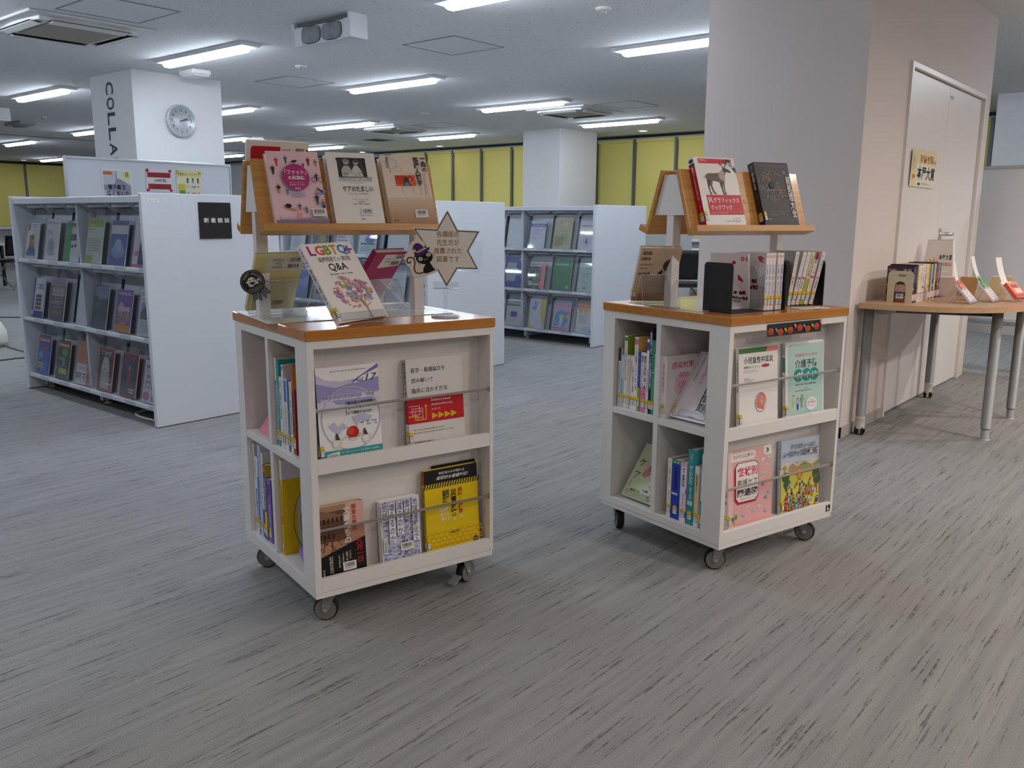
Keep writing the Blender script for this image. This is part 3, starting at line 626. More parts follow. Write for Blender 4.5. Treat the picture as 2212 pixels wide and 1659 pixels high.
book('book', 'white and red book with an engraved reindeer, right stand', 'book', on(SB, .144, .027, -.3, -.5), .185, .240, .027, '#efedea', rgraph, 'L', rspine, lab='SF')
def zen(a):
    a.ring(.5, .5, .0, .0, '#4a4a50'); a.rect(.06, .045, .94, .05, '#8a8078'); a.txt(.20, .055, .86, .08, 'For Data Driven Programming and Engineering', '#9a9088')
    cols = ['#d8a860', '#8a9aa8', '#e8c890', '#6a7a88', '#a8b0b4']; r = random.Random(3)
    for ring_ in range(9):
        n = 34; q = .12+.032*ring_
        for k in range(n):
            t = 2*PI*k/n + .1*ring_
            if r.random() < .22 or (k > 26 and ring_ > 3): continue
            dx, dy = math.cos(t), math.sin(t); u, v = .40+q*dx, .37+q*dy*a.w/a.h*.95; l = .011
            a.line([(u-dx*l, v-dy*l*a.w/a.h), (u+dx*l, v+dy*l*a.w/a.h)], .014, r.choice(cols) if 3 < ring_ or r.random() < .4 else '#5a626a', 0)
    a.ell(.40, .37, .07, '#2c2c32'); a.vt(.83, .22, .97, .88, '前処理大全', '#eceae6', .015); a.txt(.78, .13, .86, .155, '改訂', '#c8c4c0').txt(.78, .16, .86, .185, '新版', '#c8c4c0')
    a.txt(.43, .43, .78, .465, 'SQL/pandas/Polars', '#d87a4a', .005).txt(.58, .475, .78, .505, '実践テクニック', '#d87a4a', .005).txt(.62, .525, .80, .54, '本橋智光 橋本秀太郎 著', '#b8b4b0')
    a.txt(.13, .78, .60, .805, 'データ分析における収集加工', '#8a8680').txt(.13, .815, .60, .835, 'データ型の変換からクレンジングまで', '#a8a49e').txt(.13, .845, .45, .865, 'Awesomeなコードで身につける', '#a8a49e').rect(.10, .90, .20, .91, '#b8b4b0').rect(.08, .955, .93, .958, '#6a6460')
def zspine(a): a.rect(0, 0, 1, 1, '#35343a').vt(.3, .15, .72, .42, '前処理大全', '#dcdad6', .02).vt(.4, .46, .6, .66, 'SQL実践テクニック', '#c87a50').vt(.35, .04, .65, .12, '改訂', '#9a9690')
book('book', 'dark grey book with a swirl of coloured dashes, right stand', 'book', on(SB, .413, .03, -2.5, -.4), .164, .232, .03, '#4b494e', zen, 'L', zspine, lab='SF', gloss=.5)
gh = empty('ghost_cutout', SB @ T_(.262, -.0735, .375) @ pose(0, 19, -6), 'white ghost cutout in a purple hat between the two stand books', 'paper decoration')
b = MB(); a = Art(b, (-.03, -.0012, -.05), (1, 0, 0), (0, 0, 1), (0, -1, 0), .06, .11)
b.prism([(-.028, -.048), (-.03, .0), (-.026, .03), (-.03, .045), (-.012, .062), (.012, .058), (.018, .035), (.03, .025), (.026, .0), (.032, -.03), (.03, -.046), (.012, -.052)], -.001, 0, mat('#f2f0ec', .5))
a.ell(.46, .60, .36, '#1c1a22', ry=.30).ell(.46, .60, .33, '#f2f0ec', ry=.275).poly([(.12, .36), (.82, .30), (.88, .36), (.16, .43)], '#2c2450').poly([(.25, .38), (.30, .14), (.66, .10), (.72, .33)], '#3a2f6a').poly([(.26, .33), (.70, .28), (.71, .33), (.25, .38)], '#d8863a')
a.ell(.36, .52, .045, '#1c1a22').ell(.56, .50, .045, '#1c1a22', inc=0).ring(.46, .60, .12, .03, '#1c1a22', a0=10, a1=170).ring(.80, .68, .12, .03, '#1c1a22', a0=0, a1=300); b.build('printed_card', gh)
# ---- LGBTQ+ book on its clear easel, and the other easels
def easel(M, w, label, h=.15, back=36, lip=.022, dep=.10, rest=.026):
    """M has its origin where the shelf of the easel meets its back, leaning away along +y"""
    r = empty('acrylic_easel', M, label, 'acrylic easel', 'clear acrylic book easels'); t = math.radians(back); s, c = math.sin(t), math.cos(t); th = .0028
    fl = .0042; top = (h*s, fl+h*c); rs = (-rest*c, fl+rest*s); lp = (rs[0]+lip*s, rs[1]+lip*c)
    def strip(p0, p1, nm):
        d = Vector((0, p1[0]-p0[0], p1[1]-p0[1])).normalized(); n = Vector((0, d.z, -d.y))*th
        b = MB(); q = [Vector((x, y, z)) for x in (-w/2, w/2) for y, z in (p0, p1)]; q = q + [v+n for v in q]
        b.add(q, [(0, 1, 3, 2), (4, 6, 7, 5)], M_CLEAR); b.add(q, [(0, 2, 6, 4), (1, 5, 7, 3), (0, 4, 5, 1), (2, 3, 7, 6)], M_EDGE); b.build(nm, r)
    strip((0, fl), top, 'back_plate'); strip(rs, (0, fl), 'rest'); strip((rs[0]-.003, rs[1]), (lp[0]-.003, lp[1]), 'lip'); strip(top, (top[0]+dep*.5, .001), 'rear_leg')
    return r
def lgbt(a):
    for (x0, x1, ch, c) in ((.09, .22, 'L', '#a8388c'), (.23, .40, 'G', '#d8583c'), (.41, .53, 'B', '#7aa020'), (.53, .66, 'T', '#d8882c'), (.67, .86, 'Q', '#4a88c0'), (.80, .97, '+', '#8a5ab0')): a.txt(x0, .03 if ch != '+' else .05, x1, .155 if ch != 'Q' else .17, ch, c, .035)
    a.txt(.20, .18, .55, .245, '医療現場で', INK, .005).txt(.57, .20, .64, .24, 'の', INK).txt(.66, .18, .84, .245, '実践', INK, .005).txt(.33, .265, .70, .375, 'Q&A', INK, .012); a.ell(.31, .405, .02, '#6aa0b8'); a.txt(.35, .395, .74, .415, '吉田絵理子・井伊友子・坂井雄貴', '#3a3a3a', .005)
    a.poly([(.665, 1), (.66, .88), (.58, .72), (.50, .60), (.47, .52), (.49, .515), (.53, .60), (.62, .71), (.69, .80), (.70, 1)], '#b8907c')
    for p in ([(.50, .60), (.40, .55), (.34, .545)], [(.53, .62), (.60, .56), (.66, .51)], [(.58, .72), (.46, .70), (.36, .68)], [(.66, .82), (.74, .72), (.86, .69)], [(.68, .84), (.80, .80)], [(.62, .76), (.50, .78)]): a.line(p, .014, '#b8907c', 0)
    r = random.Random(11); pal = ['#d88aa8', '#a8b86a', '#8a9ad0', '#b088c8', '#d8b078', '#90a8e0', '#e098a8']
    for k in range(120):
        t = r.uniform(0, 2*PI); q = math.sqrt(r.random()); u, v = .56+.36*q*math.cos(t), .64+.21*q*math.sin(t)
        if v > .78 and abs(u-.67) < .08: continue
        s = r.uniform(.014, .040); a.ell(u, v, s, r.choice(pal), ry=s*a.w/a.h*.9, inc=1 if k % 6 == 0 else 0, n=14)
    a.rect(.60, .965, .69, .972, '#8a8a8a')
def lspine(a):
    a.vt(.2, .03, .8, .23, 'LGBTQ', '#a8388c', .03).vt(.3, .24, .7, .27, '+', '#8a5ab0', .03).vt(.25, .30, .75, .60, '医療現場での実践', INK, .01).txt(.2, .62, .8, .70, 'Q&A', INK, .01, rot=90).ell(.5, .73, .2, '#6aa0b8')
LM = at(CA, (.205, .058, .884), 16.1, 35.5, -2.2)
book('book', 'white book with big rainbow capitals and a dotted tree, left cart top', 'book', LM, .187, .262, .018, '#f0eeeb', lgbt, 'L', lspine, lab='SF', pages=mat('#b98a6a', .8))
easel(CA @ T_(.197, .075, CH) @ Rz(16.1), .165, 'clear acrylic easel holding the white book with rainbow capitals', .16, 37)
def cream(a): a.poly([(.27, .03), (.99, .03), (.96, .27), (.20, .27)], '#cfcbbe').bars(.70, .045, .93, .12).bars(.68, .16, .92, .23).lines(.36, .06, .62, .11, 2, '#8a8678').lines(.42, .13, .62, .17, 2, '#8a8678').lines(.36, .195, .60, .23, 2, '#8a8678').ring(.42, .465, .06, .012, '#6a6450', asp=.4).rect(.25, .48, .95, .484, '#cfc082').bars(.52, .83, .76, .895, '#5a5648').lines(.52, .905, .72, .92, 1)
book('book', 'cream back cover on an easel behind the left cart post', 'book', at(CA, (.069, .455, .886), .3, -36, -.6), .150, .213, .016, '#d6c88a', cream, pages=mat('#b9c0a0', .7))
easel(CA @ T_(.069, .445, CH+.003) @ Rz(180), .14, 'clear acrylic easel holding the cream book', .13, 36)
def magen(a): a.poly([(.34, .04), (.97, .05), (.95, .27), (.28, .30)], '#dcd8d4').bars(.72, .06, .94, .13).bars(.66, .18, .90, .25).lines(.40, .12, .62, .22, 2, '#9a9694')
book('book', 'magenta book leaning behind the white rainbow book, back cover out', 'book', at(CA, (.40, .475, .888), 22, -38, 0), .154, .218, .02, '#a8245c', magen, pages=mat('#dedad4', .7))
easel(CA @ T_(.41, .462, CH+.003) @ Rz(202), .13, 'clear acrylic easel holding the magenta book', .12, 38)
def tanb(a): a.bars(.06, .06, .30, .125).bars(.05, .165, .29, .225).lines(.05, .29, .40, .33, 2, '#7a6a5a').lines(.05, .36, .30, .40, 2, '#7a6a5a').txt(.05, .445, .32, .50, 'nidell', '#1d1d22', .02).ell(.78, .32, .17, '#3a3634').rect(.80, .22, .88, .30, '#7a7470').poly([(.5, .48), (.62, .38), (.62, .48)], '#1d1d22').rect(0, .85, 1, .90, '#b88f68').rect(0, .90, 1, .955, '#ad8258').rect(0, .955, 1, 1, '#a87a50')
book('book', 'tan back cover with two barcodes on an easel, right cart top', 'book', at(CB, (.064, .425, .886), -26.5, -27, 1.0), .147, .210, .018, '#cbb299', tanb, 'L', lab='SF', pages=mat('#d8cdbb', .8))
easel(CB @ T_(.064, .415, CH+.003) @ Rz(153.5), .13, 'clear acrylic easel holding the tan book', .12, 28)
# ---- star sign, cat card, rosette
SM = CA @ T_(.5, .09, 0) @ Rz(-34) @ T_(0, 0, 1.019) @ Rx(11.1)
st = empty('star_sign', SM, 'six pointed star card with orange Japanese lettering on a clear clip stand', 'sign')
def zz(x, y): return ((x-1735)*.000388, (1068-y)*.000388 + .002)
tips = [zz(*p) for p in ((1745, 628), (1818, 775), (1980, 782), (1898, 930), (1970, 1072), (1812, 1066), (1728, 1208), (1652, 1062), (1508, 1060), (1583, 910), (1490, 760), (1662, 770))]
def grow(pts, k, cx=0, cz=.056): return [(cx+(x-cx)*k, cz+(z-cz)*k) for x, z in pts]
b = MB(); b.prism(grow(tips, 1.06), -.0008, 0, mat('#f1eee9', .5)); a = Art(b, (-.11, -.0009, -.06), (1, 0, 0), (0, 0, 1), (0, -1, 0), .22, .24)
def uv(p): return ((p[0]+.11)/.22, 1-(p[1]+.06)/.24)
cl = [uv(p) for p in tips]; a.line(cl+[cl[0]], .012, '#2c3a2c')
for k, t in enumerate(('各講座の', '先生方が', '推薦された', '図書です')):
    z = .1065 - .0255*k; hw = .034 if len(t) < 5 else .042; u0, v0 = uv((-.0+.0035-hw, z+.0095)); u1, v1 = uv((.0035+hw, z-.0095)); a.txt(u0, v0, u1, v1, t, '#a8702a', .004)
b.build('star_card', st)
MB().box((-.102, .0004, .0), (.10, .0009, .10), M_CLEAR, 0, Ry(9)).build('clear_plate', st)
q = MB(); q.box((-.043, -.003, -.062), (.033, -.002, -.042), M_CLEAR); q.box((-.043, .002, -.062), (.033, .003, -.042), M_CLEAR); q.box((-.043, -.003, -.064), (.033, .003, -.062), M_EDGE); q.build('clip', st)
SV = SM.inverted() @ CA @ T_(.5, .09, 0)
q = MB(); q.lathe([(.0001, 0), (.044, 0), (.044, .004), (.036, .007), (.008, .009), (.006, .018), (.004, .03), (.006, .045), (.005, .062), (.0045, .066), (.009, .072), (.009, .078), (.004, .085), (.006, .092), (.0001, .094)], M_CLEAR, 24, SV @ T_(-.004, .006, CH))
q.lathe([(.0442, .0005), (.0442, .0035)], M_EDGE, 24, SV @ T_(-.004, .006, CH)); q.build('stem', st)
ct = empty('cat_card', SM @ T_(-.080, -.004, .03) @ Ry(-8), 'black cat in a purple witch hat, card cutout beside the star', 'paper decoration')
def cz(x, y): return ((x-420)*.000162, (560-y)*.000162)
out = [cz(*p) for p in ((370, 190), (450, 185), (520, 230), (560, 330), (700, 470), (712, 600), (700, 640), (712, 790), (690, 840), (540, 880), (270, 920), (230, 880), (205, 800), (195, 690), (140, 640), (125, 540), (150, 430), (230, 380), (260, 280), (310, 215))]
b = MB(); b.prism(out, -.0012, 0, mat('#ece4d8', .5)); a = Art(b, (*[cz(100, 940)[0]], -.0013, cz(100, 940)[1]), (1, 0, 0), (0, 0, 1), (0, -1, 0), cz(740, 0)[0]-cz(100, 0)[0], cz(0, 170)[1]-cz(0, 940)[1])
def cu(x, y): return ((x-100)/640, (y-170)/770)
K = '#17161a'
a.line([cu(*p) for p in ((230, 570), (215, 605), (170, 600), (160, 550), (190, 505), (250, 500), (295, 530), (310, 590), (290, 660), (270, 730), (290, 800), (350, 830), (430, 815))], .034, K)
a.poly([cu(*p) for p in ((500, 660), (580, 640), (620, 720), (640, 775), (668, 772), (660, 800), (560, 830), (480, 845), (430, 820), (445, 740))], K)
a.ell(*cu(495, 535), .25, K, ry=.165); a.poly([cu(*p) for p in ((330, 480), (325, 405), (390, 440))], K).poly([cu(*p) for p in ((525, 350), (540, 310), (580, 370))], K, 0)
a.poly([cu(*p) for p in ((295, 490), (345, 460), (600, 355), (635, 358), (610, 400), (430, 495), (340, 508))], '#46267a').poly([cu(*p) for p in ((365, 420), (350, 350), (300, 375), (330, 290), (380, 250), (440, 255), (490, 300), (520, 360))], '#46267a').poly([cu(*p) for p in ((370, 425), (365, 405), (515, 350), (528, 365))], '#d8912c')
for ex, ey in ((420, 555), (582, 492)): a.ell(*cu(ex, ey), .066, '#d8d4cc', ry=.05).ell(*cu(ex, ey), .014, K, ry=.026)
a.line([cu(*p) for p in ((480, 575), (495, 590), (512, 570), (530, 580), (548, 550))], .008, '#d8d0c4')
for p in (((650, 495), (705, 475)), ((650, 515), (708, 520)), ((645, 545), (695, 570)), ((360, 600), (325, 625)), ((375, 625), (350, 665)), ((405, 650), (390, 690))): a.line([cu(*p[0]), cu(*p[1])], .007, '#2a2a2c', 0)
b.build('printed_card', ct)
ro = empty('rosette_card', CA @ T_(-.012, .362, .980) @ Rz(-24), 'grey and black HAPPY HALLOWEEN ghost rosette stuck to the left stand post', 'paper decoration')
b = MB(); R_ = .036
for p in ([(-.004, -.028), (.001, -.060), (.013, -.051), (.026, -.056), (.022, -.030)], [(.016, -.024), (.038, -.050), (.040, -.036), (.054, -.031), (.034, -.012)]):
    b.prism(p, -.0006, .0, mat('#17171a', .5)); c_ = (sum(x for x, z in p)/5, sum(z for x, z in p)/5); b.prism([(c_[0]+(x-c_[0])*.9, c_[1]+(z-c_[1])*.9) for x, z in p], -.0008, -.0006, mat('#6a6a6c', .5))
b.prism([(R_*math.cos(2*PI*k/40), R_*math.sin(2*PI*k/40)) for k in range(40)], -.0016, -.0009, mat('#19191c', .5)); a = Art(b, (-R_, -.0017, -R_), (1, 0, 0), (0, 0, 1), (0, -1, 0), 2*R_, 2*R_)
a.ring(.5, .5, .45, .02, '#8a867c').poly([(.5+.4*math.cos(math.radians(t)), .5+.4*math.sin(math.radians(t))) for t in range(8, 124, 6)], '#6a6a6c').ell(.47, .47, .17, '#e4e0d8').poly([(.31, .52), (.36, .70), (.50, .70), (.62, .58), (.76, .56), (.74, .50), (.62, .42)], '#e4e0d8').ell(.40, .44, .028, K).ell(.55, .40, .028, K, inc=0).ell(.49, .50, .11, K, n=12, a0=-10, a1=165).ell(.72, .40, .05, '#e4e0d8').ell(.28, .53, .04, '#e4e0d8')
for k, ch in enumerate('HAPPY HALLOWEEN'):
    if ch == ' ': continue
    t = math.radians(-160+11.2*k); u, v = .5+.345*math.cos(t)-.0, .5+.345*math.sin(t); vs, fs = glyphs(ch, .01); l = a.l+1; tx, ty = -math.sin(t), math.cos(t)
    b.add([a.P(u+tx*(x-.5)*.055+math.cos(t)*(y-.5)*.085, v+ty*(x-.5)*.055+math.sin(t)*(y-.5)*.085, l) for x, y in vs], fs, mat('#c9c5ba', .5))
vs, fs = glyphs('TRICK OR TREAT', .01); l = a.l+1; t = math.radians(-25); b.add([a.P(.63+math.cos(t)*(x-.5)*.42-math.sin(t)*(.5-y)*.06, .73+math.sin(t)*(x-.5)*.42+math.cos(t)*(.5-y)*.06, l) for x, y in vs], fs, mat('#3a3a3c', .5))
b.build('printed_card', ro)
# ------------------------------------------------------------------ books on the display ledges of the carts
def rod_book(CM, name, x, z, w, h, t, label, art, yaw=0, pitch=4.5, roll=0, y=.031, **kw):
    return book(name, label, 'book' if name == 'book' else 'notebook', CM @ T_(x, y, z+.0005+t*math.sin(math.radians(pitch))) @ pose(yaw, pitch, roll), w, h, t, art=art, **kw)
def vol17(a):
    P1, P2, P3 = '#c9c6e2', '#9a98cc', '#7674b0'
    a.poly([(0, .06), (.14, .13), (.40, .16), (.60, .14), (.60, .19), (.30, .24), (0, .18)], P1).poly([(0, .16), (.3, .22), (.6, .18), (1, .13), (1, .30), (.55, .33), (0, .36)], P2).poly([(.55, .17), (1, .0), (1, .05), (.62, .185)], P3, 0).poly([(.72, .12), (1, .045), (1, .14), (.58, .19)], '#eeeef4').poly([(0, .36), (.55, .33), (1, .30), (1, .42), (0, .48)], '#d8d6ea')
    a.ring(.52, .56, .48, .02, '#b8b8d8').poly([(.16, .30), (.5, .24), (.84, .30), (.9, .40), (.6, .42), (.3, .40)], '#a8a6d2').poly([(.14, .62), (.24, .58), (.30, .64), (.38, .60), (.47, .66), (.36, .68), (.30, .73), (.22, .68)], '#c4c6e0').poly([(.52, .55), (.70, .52), (.86, .56), (.80, .62), (.66, .60), (.60, .66)], '#c4c6e0')
    a.txt(.22, .035, .80, .055, 'Japanese Consortium for General Medicine Teachers', '#4a4a5a', 0, .02).txt(.64, .13, .76, .18, 'vol.', INK, 0, .15).txt(.80, .10, .96, .175, '17', INK, 0, .2)
    a.rect(.06, .335, 1, .352, '#e4e2f0', 0); a.txt(.085, .292, .915, .355, 'ジェネラリスト×気候変動', '#6a6aa0', .02).txt(.08, .288, .91, .351, 'ジェネラリスト×気候変動', '#f6f4f8', .012)
    a.rect(.445, .375, .452, .53, '#2a2a34').txt(.47, .378, .93, .415, '臨床医は地球規模の', INK, .012).txt(.47, .43, .93, .465, 'Quadruple Aimに', INK, .012).txt(.47, .485, .86, .52, 'どう貢献するのか?', INK, .012).txt(.66, .61, .72, .63, '編集', '#4a4a5a').txt(.76, .605, .93, .625, '梶　有貴', '#4a4a5a').txt(.76, .635, .93, .655, '長崎　一哉', '#4a4a5a')
    a.ell(.55, .755, .10, '#c8c4c0', ry=.03).line([(.36, .78), (.50, .73), (.62, .73), (.76, .77)], .035, '#d6d4d2').ell(.27, .82, .078, '#dcd8d6').ell(.255, .81, .05, '#eceae8').ell(.75, .80, .08, '#dcd8d6').ell(.735, .79, .05, '#eceae8').ell(.53, .715, .098, '#c02a1c').ell(.50, .70, .05, '#d8503c').poly([(.44, .73), (.47, .77), (.59, .77), (.62, .73), (.58, .80), (.48, .80)], '#d8d4d0')
    for u, v in ((.27, .745), (.72, .725)): a.ell(u, v-.03, .014, INK).poly([(u-.02, v-.02), (u+.02, v-.02), (u+.05, v+.035), (u-.02, v+.03)], '#4a4a50')
    a.rect(0, .885, 1, 1, '#3aa0a4').poly([(.10, .915), (.30, .90), (.30, .945), (.10, .96)], '#e2e8ea').txt(.12, .912, .28, .95, 'Lecture :', '#3a4a5a').txt(.33, .905, .95, .93, 'カーボンニュートラル社会への転換と', '#e8f2f2').txt(.33, .942, .66, .965, 'ヘルスケアサービス', '#e8f2f2')
ZU, ZL = .487, .137
rod_book(CA, 'book', .142, ZU, .193, .268, .012, 'lavender and teal booklet with red and white balls, left cart front', vol17, cover='#f0f0f4', spine_col='#2a2c44', lab='F')
def igaku(a):
    for k, t in enumerate(('医学・看護論文を', '読み解いて', '臨床に活かす方法')): a.txt(.08, .10+.115*k, .08+(.60, .38, .63)[k], .155+.115*k, t, INK, .008)
    for u, v in ((.47, .08), (.56, .08), (.12, .315), (.20, .315)): a.ell(u, v, .006, '#c03028', inc=0)
    a.rect(.0, .435, .995, .73, '#c41c28'); wl = '#e8b0b0'
    for o in ((.02, .53, .20), (.02, .59, .25), (.08, .56, .25)): a.line([(o[0], o[1]), (o[2], o[1]), (o[2], o[1]+.10), (o[2]-.13, o[1]+.10), (o[2]-.13, o[1]+.02)], .012, wl)
    a.line([(.0, .645), (.16, .645), (.16, .69), (.31, .69), (.31, .54)], .016, '#e8b81c').poly([(.285, .55), (.31, .515), (.335, .55)], '#e8b81c')
    a.txt(.41, .465, .75, .495, 'Evidence-based', '#f2e6e4', .008).txt(.41, .52, .79, .55, 'Medicine/Nursing', '#f2e6e4', .008).txt(.41, .575, .57, .60, 'のすべて', '#f2e6e4', .005)
    for k in range(4): u = .41+.115*k; a.poly([(u, .625), (u+.11, .665), (u, .70)], '#e8c01c', 0); a.txt(u+.02, .66, u+.055, .672, ('知る', '調べる', '分かる', '活かす')[k], '#4a2a1a')
    a.txt(.08, .795, .62, .81, '編集　松本大学大学院医学研究科看護学専攻（医学博士）', '#4a4a4a').txt(.08, .83, .78, .845, '著者　松本和史・松本大学大学院医学研究科看護学ネットワーク部門', '#4a4a4a').txt(.08, .935, .42, .955, '新興医学出版社', INK, .01)
rod_book(CA, 'book', .428, ZU, .196, .268, .02, 'light grey book with a red band and yellow arrows, left cart front', igaku, cover='#dcdad8', lab='F', pages=mat('#e8e2de', .8), sart=lambda a: a.vt(.2, .03, .8, .60, '医学看護論文を読み解いて', INK, .01).rect(0, .44, 1, .73, '#c41c28', 0))
def bungo(a):
    a.rect(0, .0, 1, .66, '#b08468').rect(.0, .08, .62, .5, '#6a4a3a').poly([(.0, .03), (.35, .10), (.62, .17), (.62, .24), (.3, .2), (0, .17)], '#8a6650').rect(.62, 0, 1, .3, '#d8b0a0', 0)
    r = random.Random(5)
    for k in range(16): u, v = .05+.54*((k % 6)/6), .17+.11*(k//6); a.rect(u, v, u+.05, v+.065, '#3a241c', 0)
    for k in range(40): u, v = r.random(), r.uniform(.48, .64); a.ell(u, v, r.uniform(.008, .02), r.choice(['#4a3024', '#c89a7c', '#6a4838']), inc=0)
    for p in ([(.12, .62), (.18, .45), (.08, .38)], [(.18, .45), (.27, .36)], [(.33, .62), (.30, .50), (.38, .42)]): a.line(p, .012, '#3a261e', 0)
    a.poly([(0, .70), (1, .50), (1, 1), (0, 1)], '#141214'); a.vt(.56, .04, .71, .56, '文豪たちの', '#eceae4', .02).vt(.74, .03, .84, .40, '関東大震災', '#b82a34', .01).vt(.80, .52, .95, .86, '九月一日', '#c8202c', .015)
    for k, (u, v0, v1, t, c) in enumerate(((.22, .70, .93, '石井正己', '#e0deda'), (.64, .66, .78, '永井荷風', '#d8a83a'), (.57, .67, .84, '谷崎潤一郎らは', '#e0deda'), (.49, .68, .86, 'どう見たのか', '#e0deda'), (.41, .70, .88, 'いまよみがえる', '#e0deda'), (.08, .86, .97, '清水書院', '#c8c6c2'))): a.vt(u, v0, u+(.085 if k == 0 else .045), v1, t, c, .005)
rod_book(CA, 'book', .103, ZL, .150, .214, .022, 'sepia and black book with an old ruined building, left cart front below', bungo, cover='#b89078', spine='R', bar=(.50, .815, .28, .12), pages=mat('#e6d8b8', .8))
def chikyu(a):
    r = random.Random(8); a.rect(.02, .02, .98, .98, '#c4c6dc')
    for k in range(420):
        u, v = r.uniform(.03, .94), r.uniform(.03, .95); s = r.uniform(.02, .06); a.line([(u, v), (u+s, v+r.uniform(-.02, .02))], r.uniform(.008, .02), r.choice(['#3a3e7c', '#4a4e8c', '#e8e8f0', '#6a6ea4', '#2e326c']), 1 if k % 40 == 0 else 0)
    for u0, v0, v1, t in ((.80, .03, .70, '地球温暖化で'), (.60, .04, .28, '雪は'), (.40, .05, .56, '減るのか'), (.20, .05, .66, '増えるのか'), (.02, .06, .30, '問題')):
        a.rect(u0-.01, v0-.01, u0+.15, v1+.01, '#eeeef2'); a.vt(u0, v0, u0+.135, v1, t, '#3a3f86', .01)
    a.rect(.03, .58, .12, .82, '#eeeef2').vt(.045, .59, .105, .81, '川瀬宏明', INK, .01)
rod_book(CA, 'book', .298, ZL, .133, .197, .02, 'white book with an indigo engraving and tall lettering, left cart front below', chikyu, cover='#e9e9ef', spine='R', bar=(.45, .70, .33, .125), pages=mat('#ece6d4', .8))
def yel(a):
    a.rect(0, 0, 1, .165, '#17161a'); a.txt(.27, .035, .76, .068, '体験者のみが語れる', '#e8e6e0', .008).txt(.23, .085, .82, .13, '実際的な看護対応!', '#e8e6e0', .014, .05)
    for k in range(22): u = -.02+.048*k; a.poly([(u+.03, .165), (u+.054, .165), (u+.024, .225), (u, .225)], '#17161a', 0)
    a.vt(.61, .26, .70, .58, '病院・看護部の'[:6], '#b82a1c', .02).vt(.64, .60, .70, .64, 'の', '#f4f2ea', .01).vt(.47, .27, .59, .60, '災害対策', INK, .025).vt(.51, .615, .57, .65, 'と', '#f4f2ea', .01).vt(.32, .26, .45, .42, '訓練', INK, .025)
    for k, t in enumerate(('大規模', '災害に', '備える!')): a.txt(.24+.02*k, .48+.055*k, .42+.02*k, .525+.055*k, t, '#f4f2ea', .015, .1)
    a.txt(.43, .775, .60, .805, '佐藤和美', INK, .008); c2 = '#d8a81c'
    for i in range(5):
        for k in range(11): u, v = .1*k-.02+(.05 if i % 2 else 0), .76+.05*i; a.line([(u, v), (u+.045, v+.03), (u+.09, v)], .018, c2, 1 if k == 0 else 0)
    a.ell(.92, .935, .048, '#3a1a1c').rect(.885, .925, .955, .945, '#d8b4b0').txt(.89, .928, .95, .942, 'NURSE', '#b82a1c', .01)
rod_book(CA, 'book', .483, ZL, .194, .264, .015, 'yellow and black hazard striped book, left cart front below', yel, cover='#e8c80c', spine_col='#c8502a', lab='F', sart=lambda a: a.rect(0, .17, 1, 1, '#d8b81c').vt(.2, .2, .8, .5, '病院看護部の災害対策', '#b82a1c', .01))
rod_book(CA, 'notebook', .505, ZL, .16, .272, .004, 'thin black booklet peeking out behind the yellow hazard book', None, y=.053, pitch=3.2, cover='#18181b')
# right cart front
def chuji(a):
    a.rect(0, 0, 1, .065, '#4a7a4a').poly([(.73, 0), (1, 0), (1, .065), (.69, .065)], '#d88484').txt(.12, .115, .88, .20, '小児急性中耳炎', INK, .012).txt(.12, .225, .54, .26, '診療ガイドライン', INK, .005).ell(.68, .24, .11, '#c85a50', ry=.022).txt(.60, .228, .76, .25, '2024年版', '#4a1a1a', .005).lines(.12, .275, .5, .32, 3, '#9a9a9a', .2).txt(.13, .375, .26, .39, '日本耳科学会', INK).lines(.13, .40, .45, .47, 4, '#8a8a8a', .25)
    a.ell(.55, .70, .15, '#3a5a40', ry=.125).ell(.55, .70, .142, '#f0e4e0', ry=.118).ell(.56, .67, .115, '#d88078', ry=.085).poly([(.45, .64), (.42, .70), (.43, .74), (.47, .77), (.53, .78), (.62, .80), (.66, .70)], '#d88078').ell(.57, .66, .07, '#e09a90', ry=.05).ell(.58, .70, .03, '#f0d0c8', ry=.025).txt(.56, .69, .60, .715, 'D', '#8a4a44').rect(.74, .95, .94, .958, '#6a6a6a')
rod_book(CB, 'book', .203, ZU, .188, .267, .013, 'white book with green top edge and a red ear drawing, right cart front', chuji, yaw=-2, cover='#efecea', lab='F', sart=lambda a: a.vt(.2, .12, .8, .55, '小児急性中耳炎診療', INK, .01))
def kaigo(a):
    a.poly([(.10, .03), (.97, .03), (.97, .97), (.10, .97), (.06, .9), (.06, .1)], '#b8d8d0').txt(.25, .155, .83, .20, '指導者のための', '#d8508a', .008).txt(.24, .235, .83, .345, '介護予防', '#1d2a2c', .01)
    for u in (.33, .54, .74): a.ell(u, .44, .125, '#2a9a94', ry=.085, inc=0)
    a.txt(.29, .395, .81, .48, 'ガイド', '#f2f6f4', .02).txt(.25, .55, .80, .575, '地域で取り組む健康増進', '#1d2a2c', .006).txt(.48, .61, .58, .625, '樋口直美 著', '#4a5a5c').lines(.25, .64, .80, .665, 1, '#6a7a7c')
    for p in ((.20, .72, .16, '#e8d078', '#d8c068'), (.31, .76, .16, '#a8c8e8', '#3a4a8a'), (.42, .73, .17, '#8ab878', '#8ab8a0')): person(a, *p)
    a.ell(.66, .83, .15, '#e8f0ee', ry=.09).txt(.58, .775, .72, .79, 'ご一緒に', '#2a9a94').txt(.53, .80, .78, .825, '介護予防健康を', '#d8508a', .005).txt(.53, .84, .76, .865, '歩きましょう!', '#d8508a', .005).txt(.36, .955, .66, .97, '医歯薬出版株式会社', '#3a4a4c')
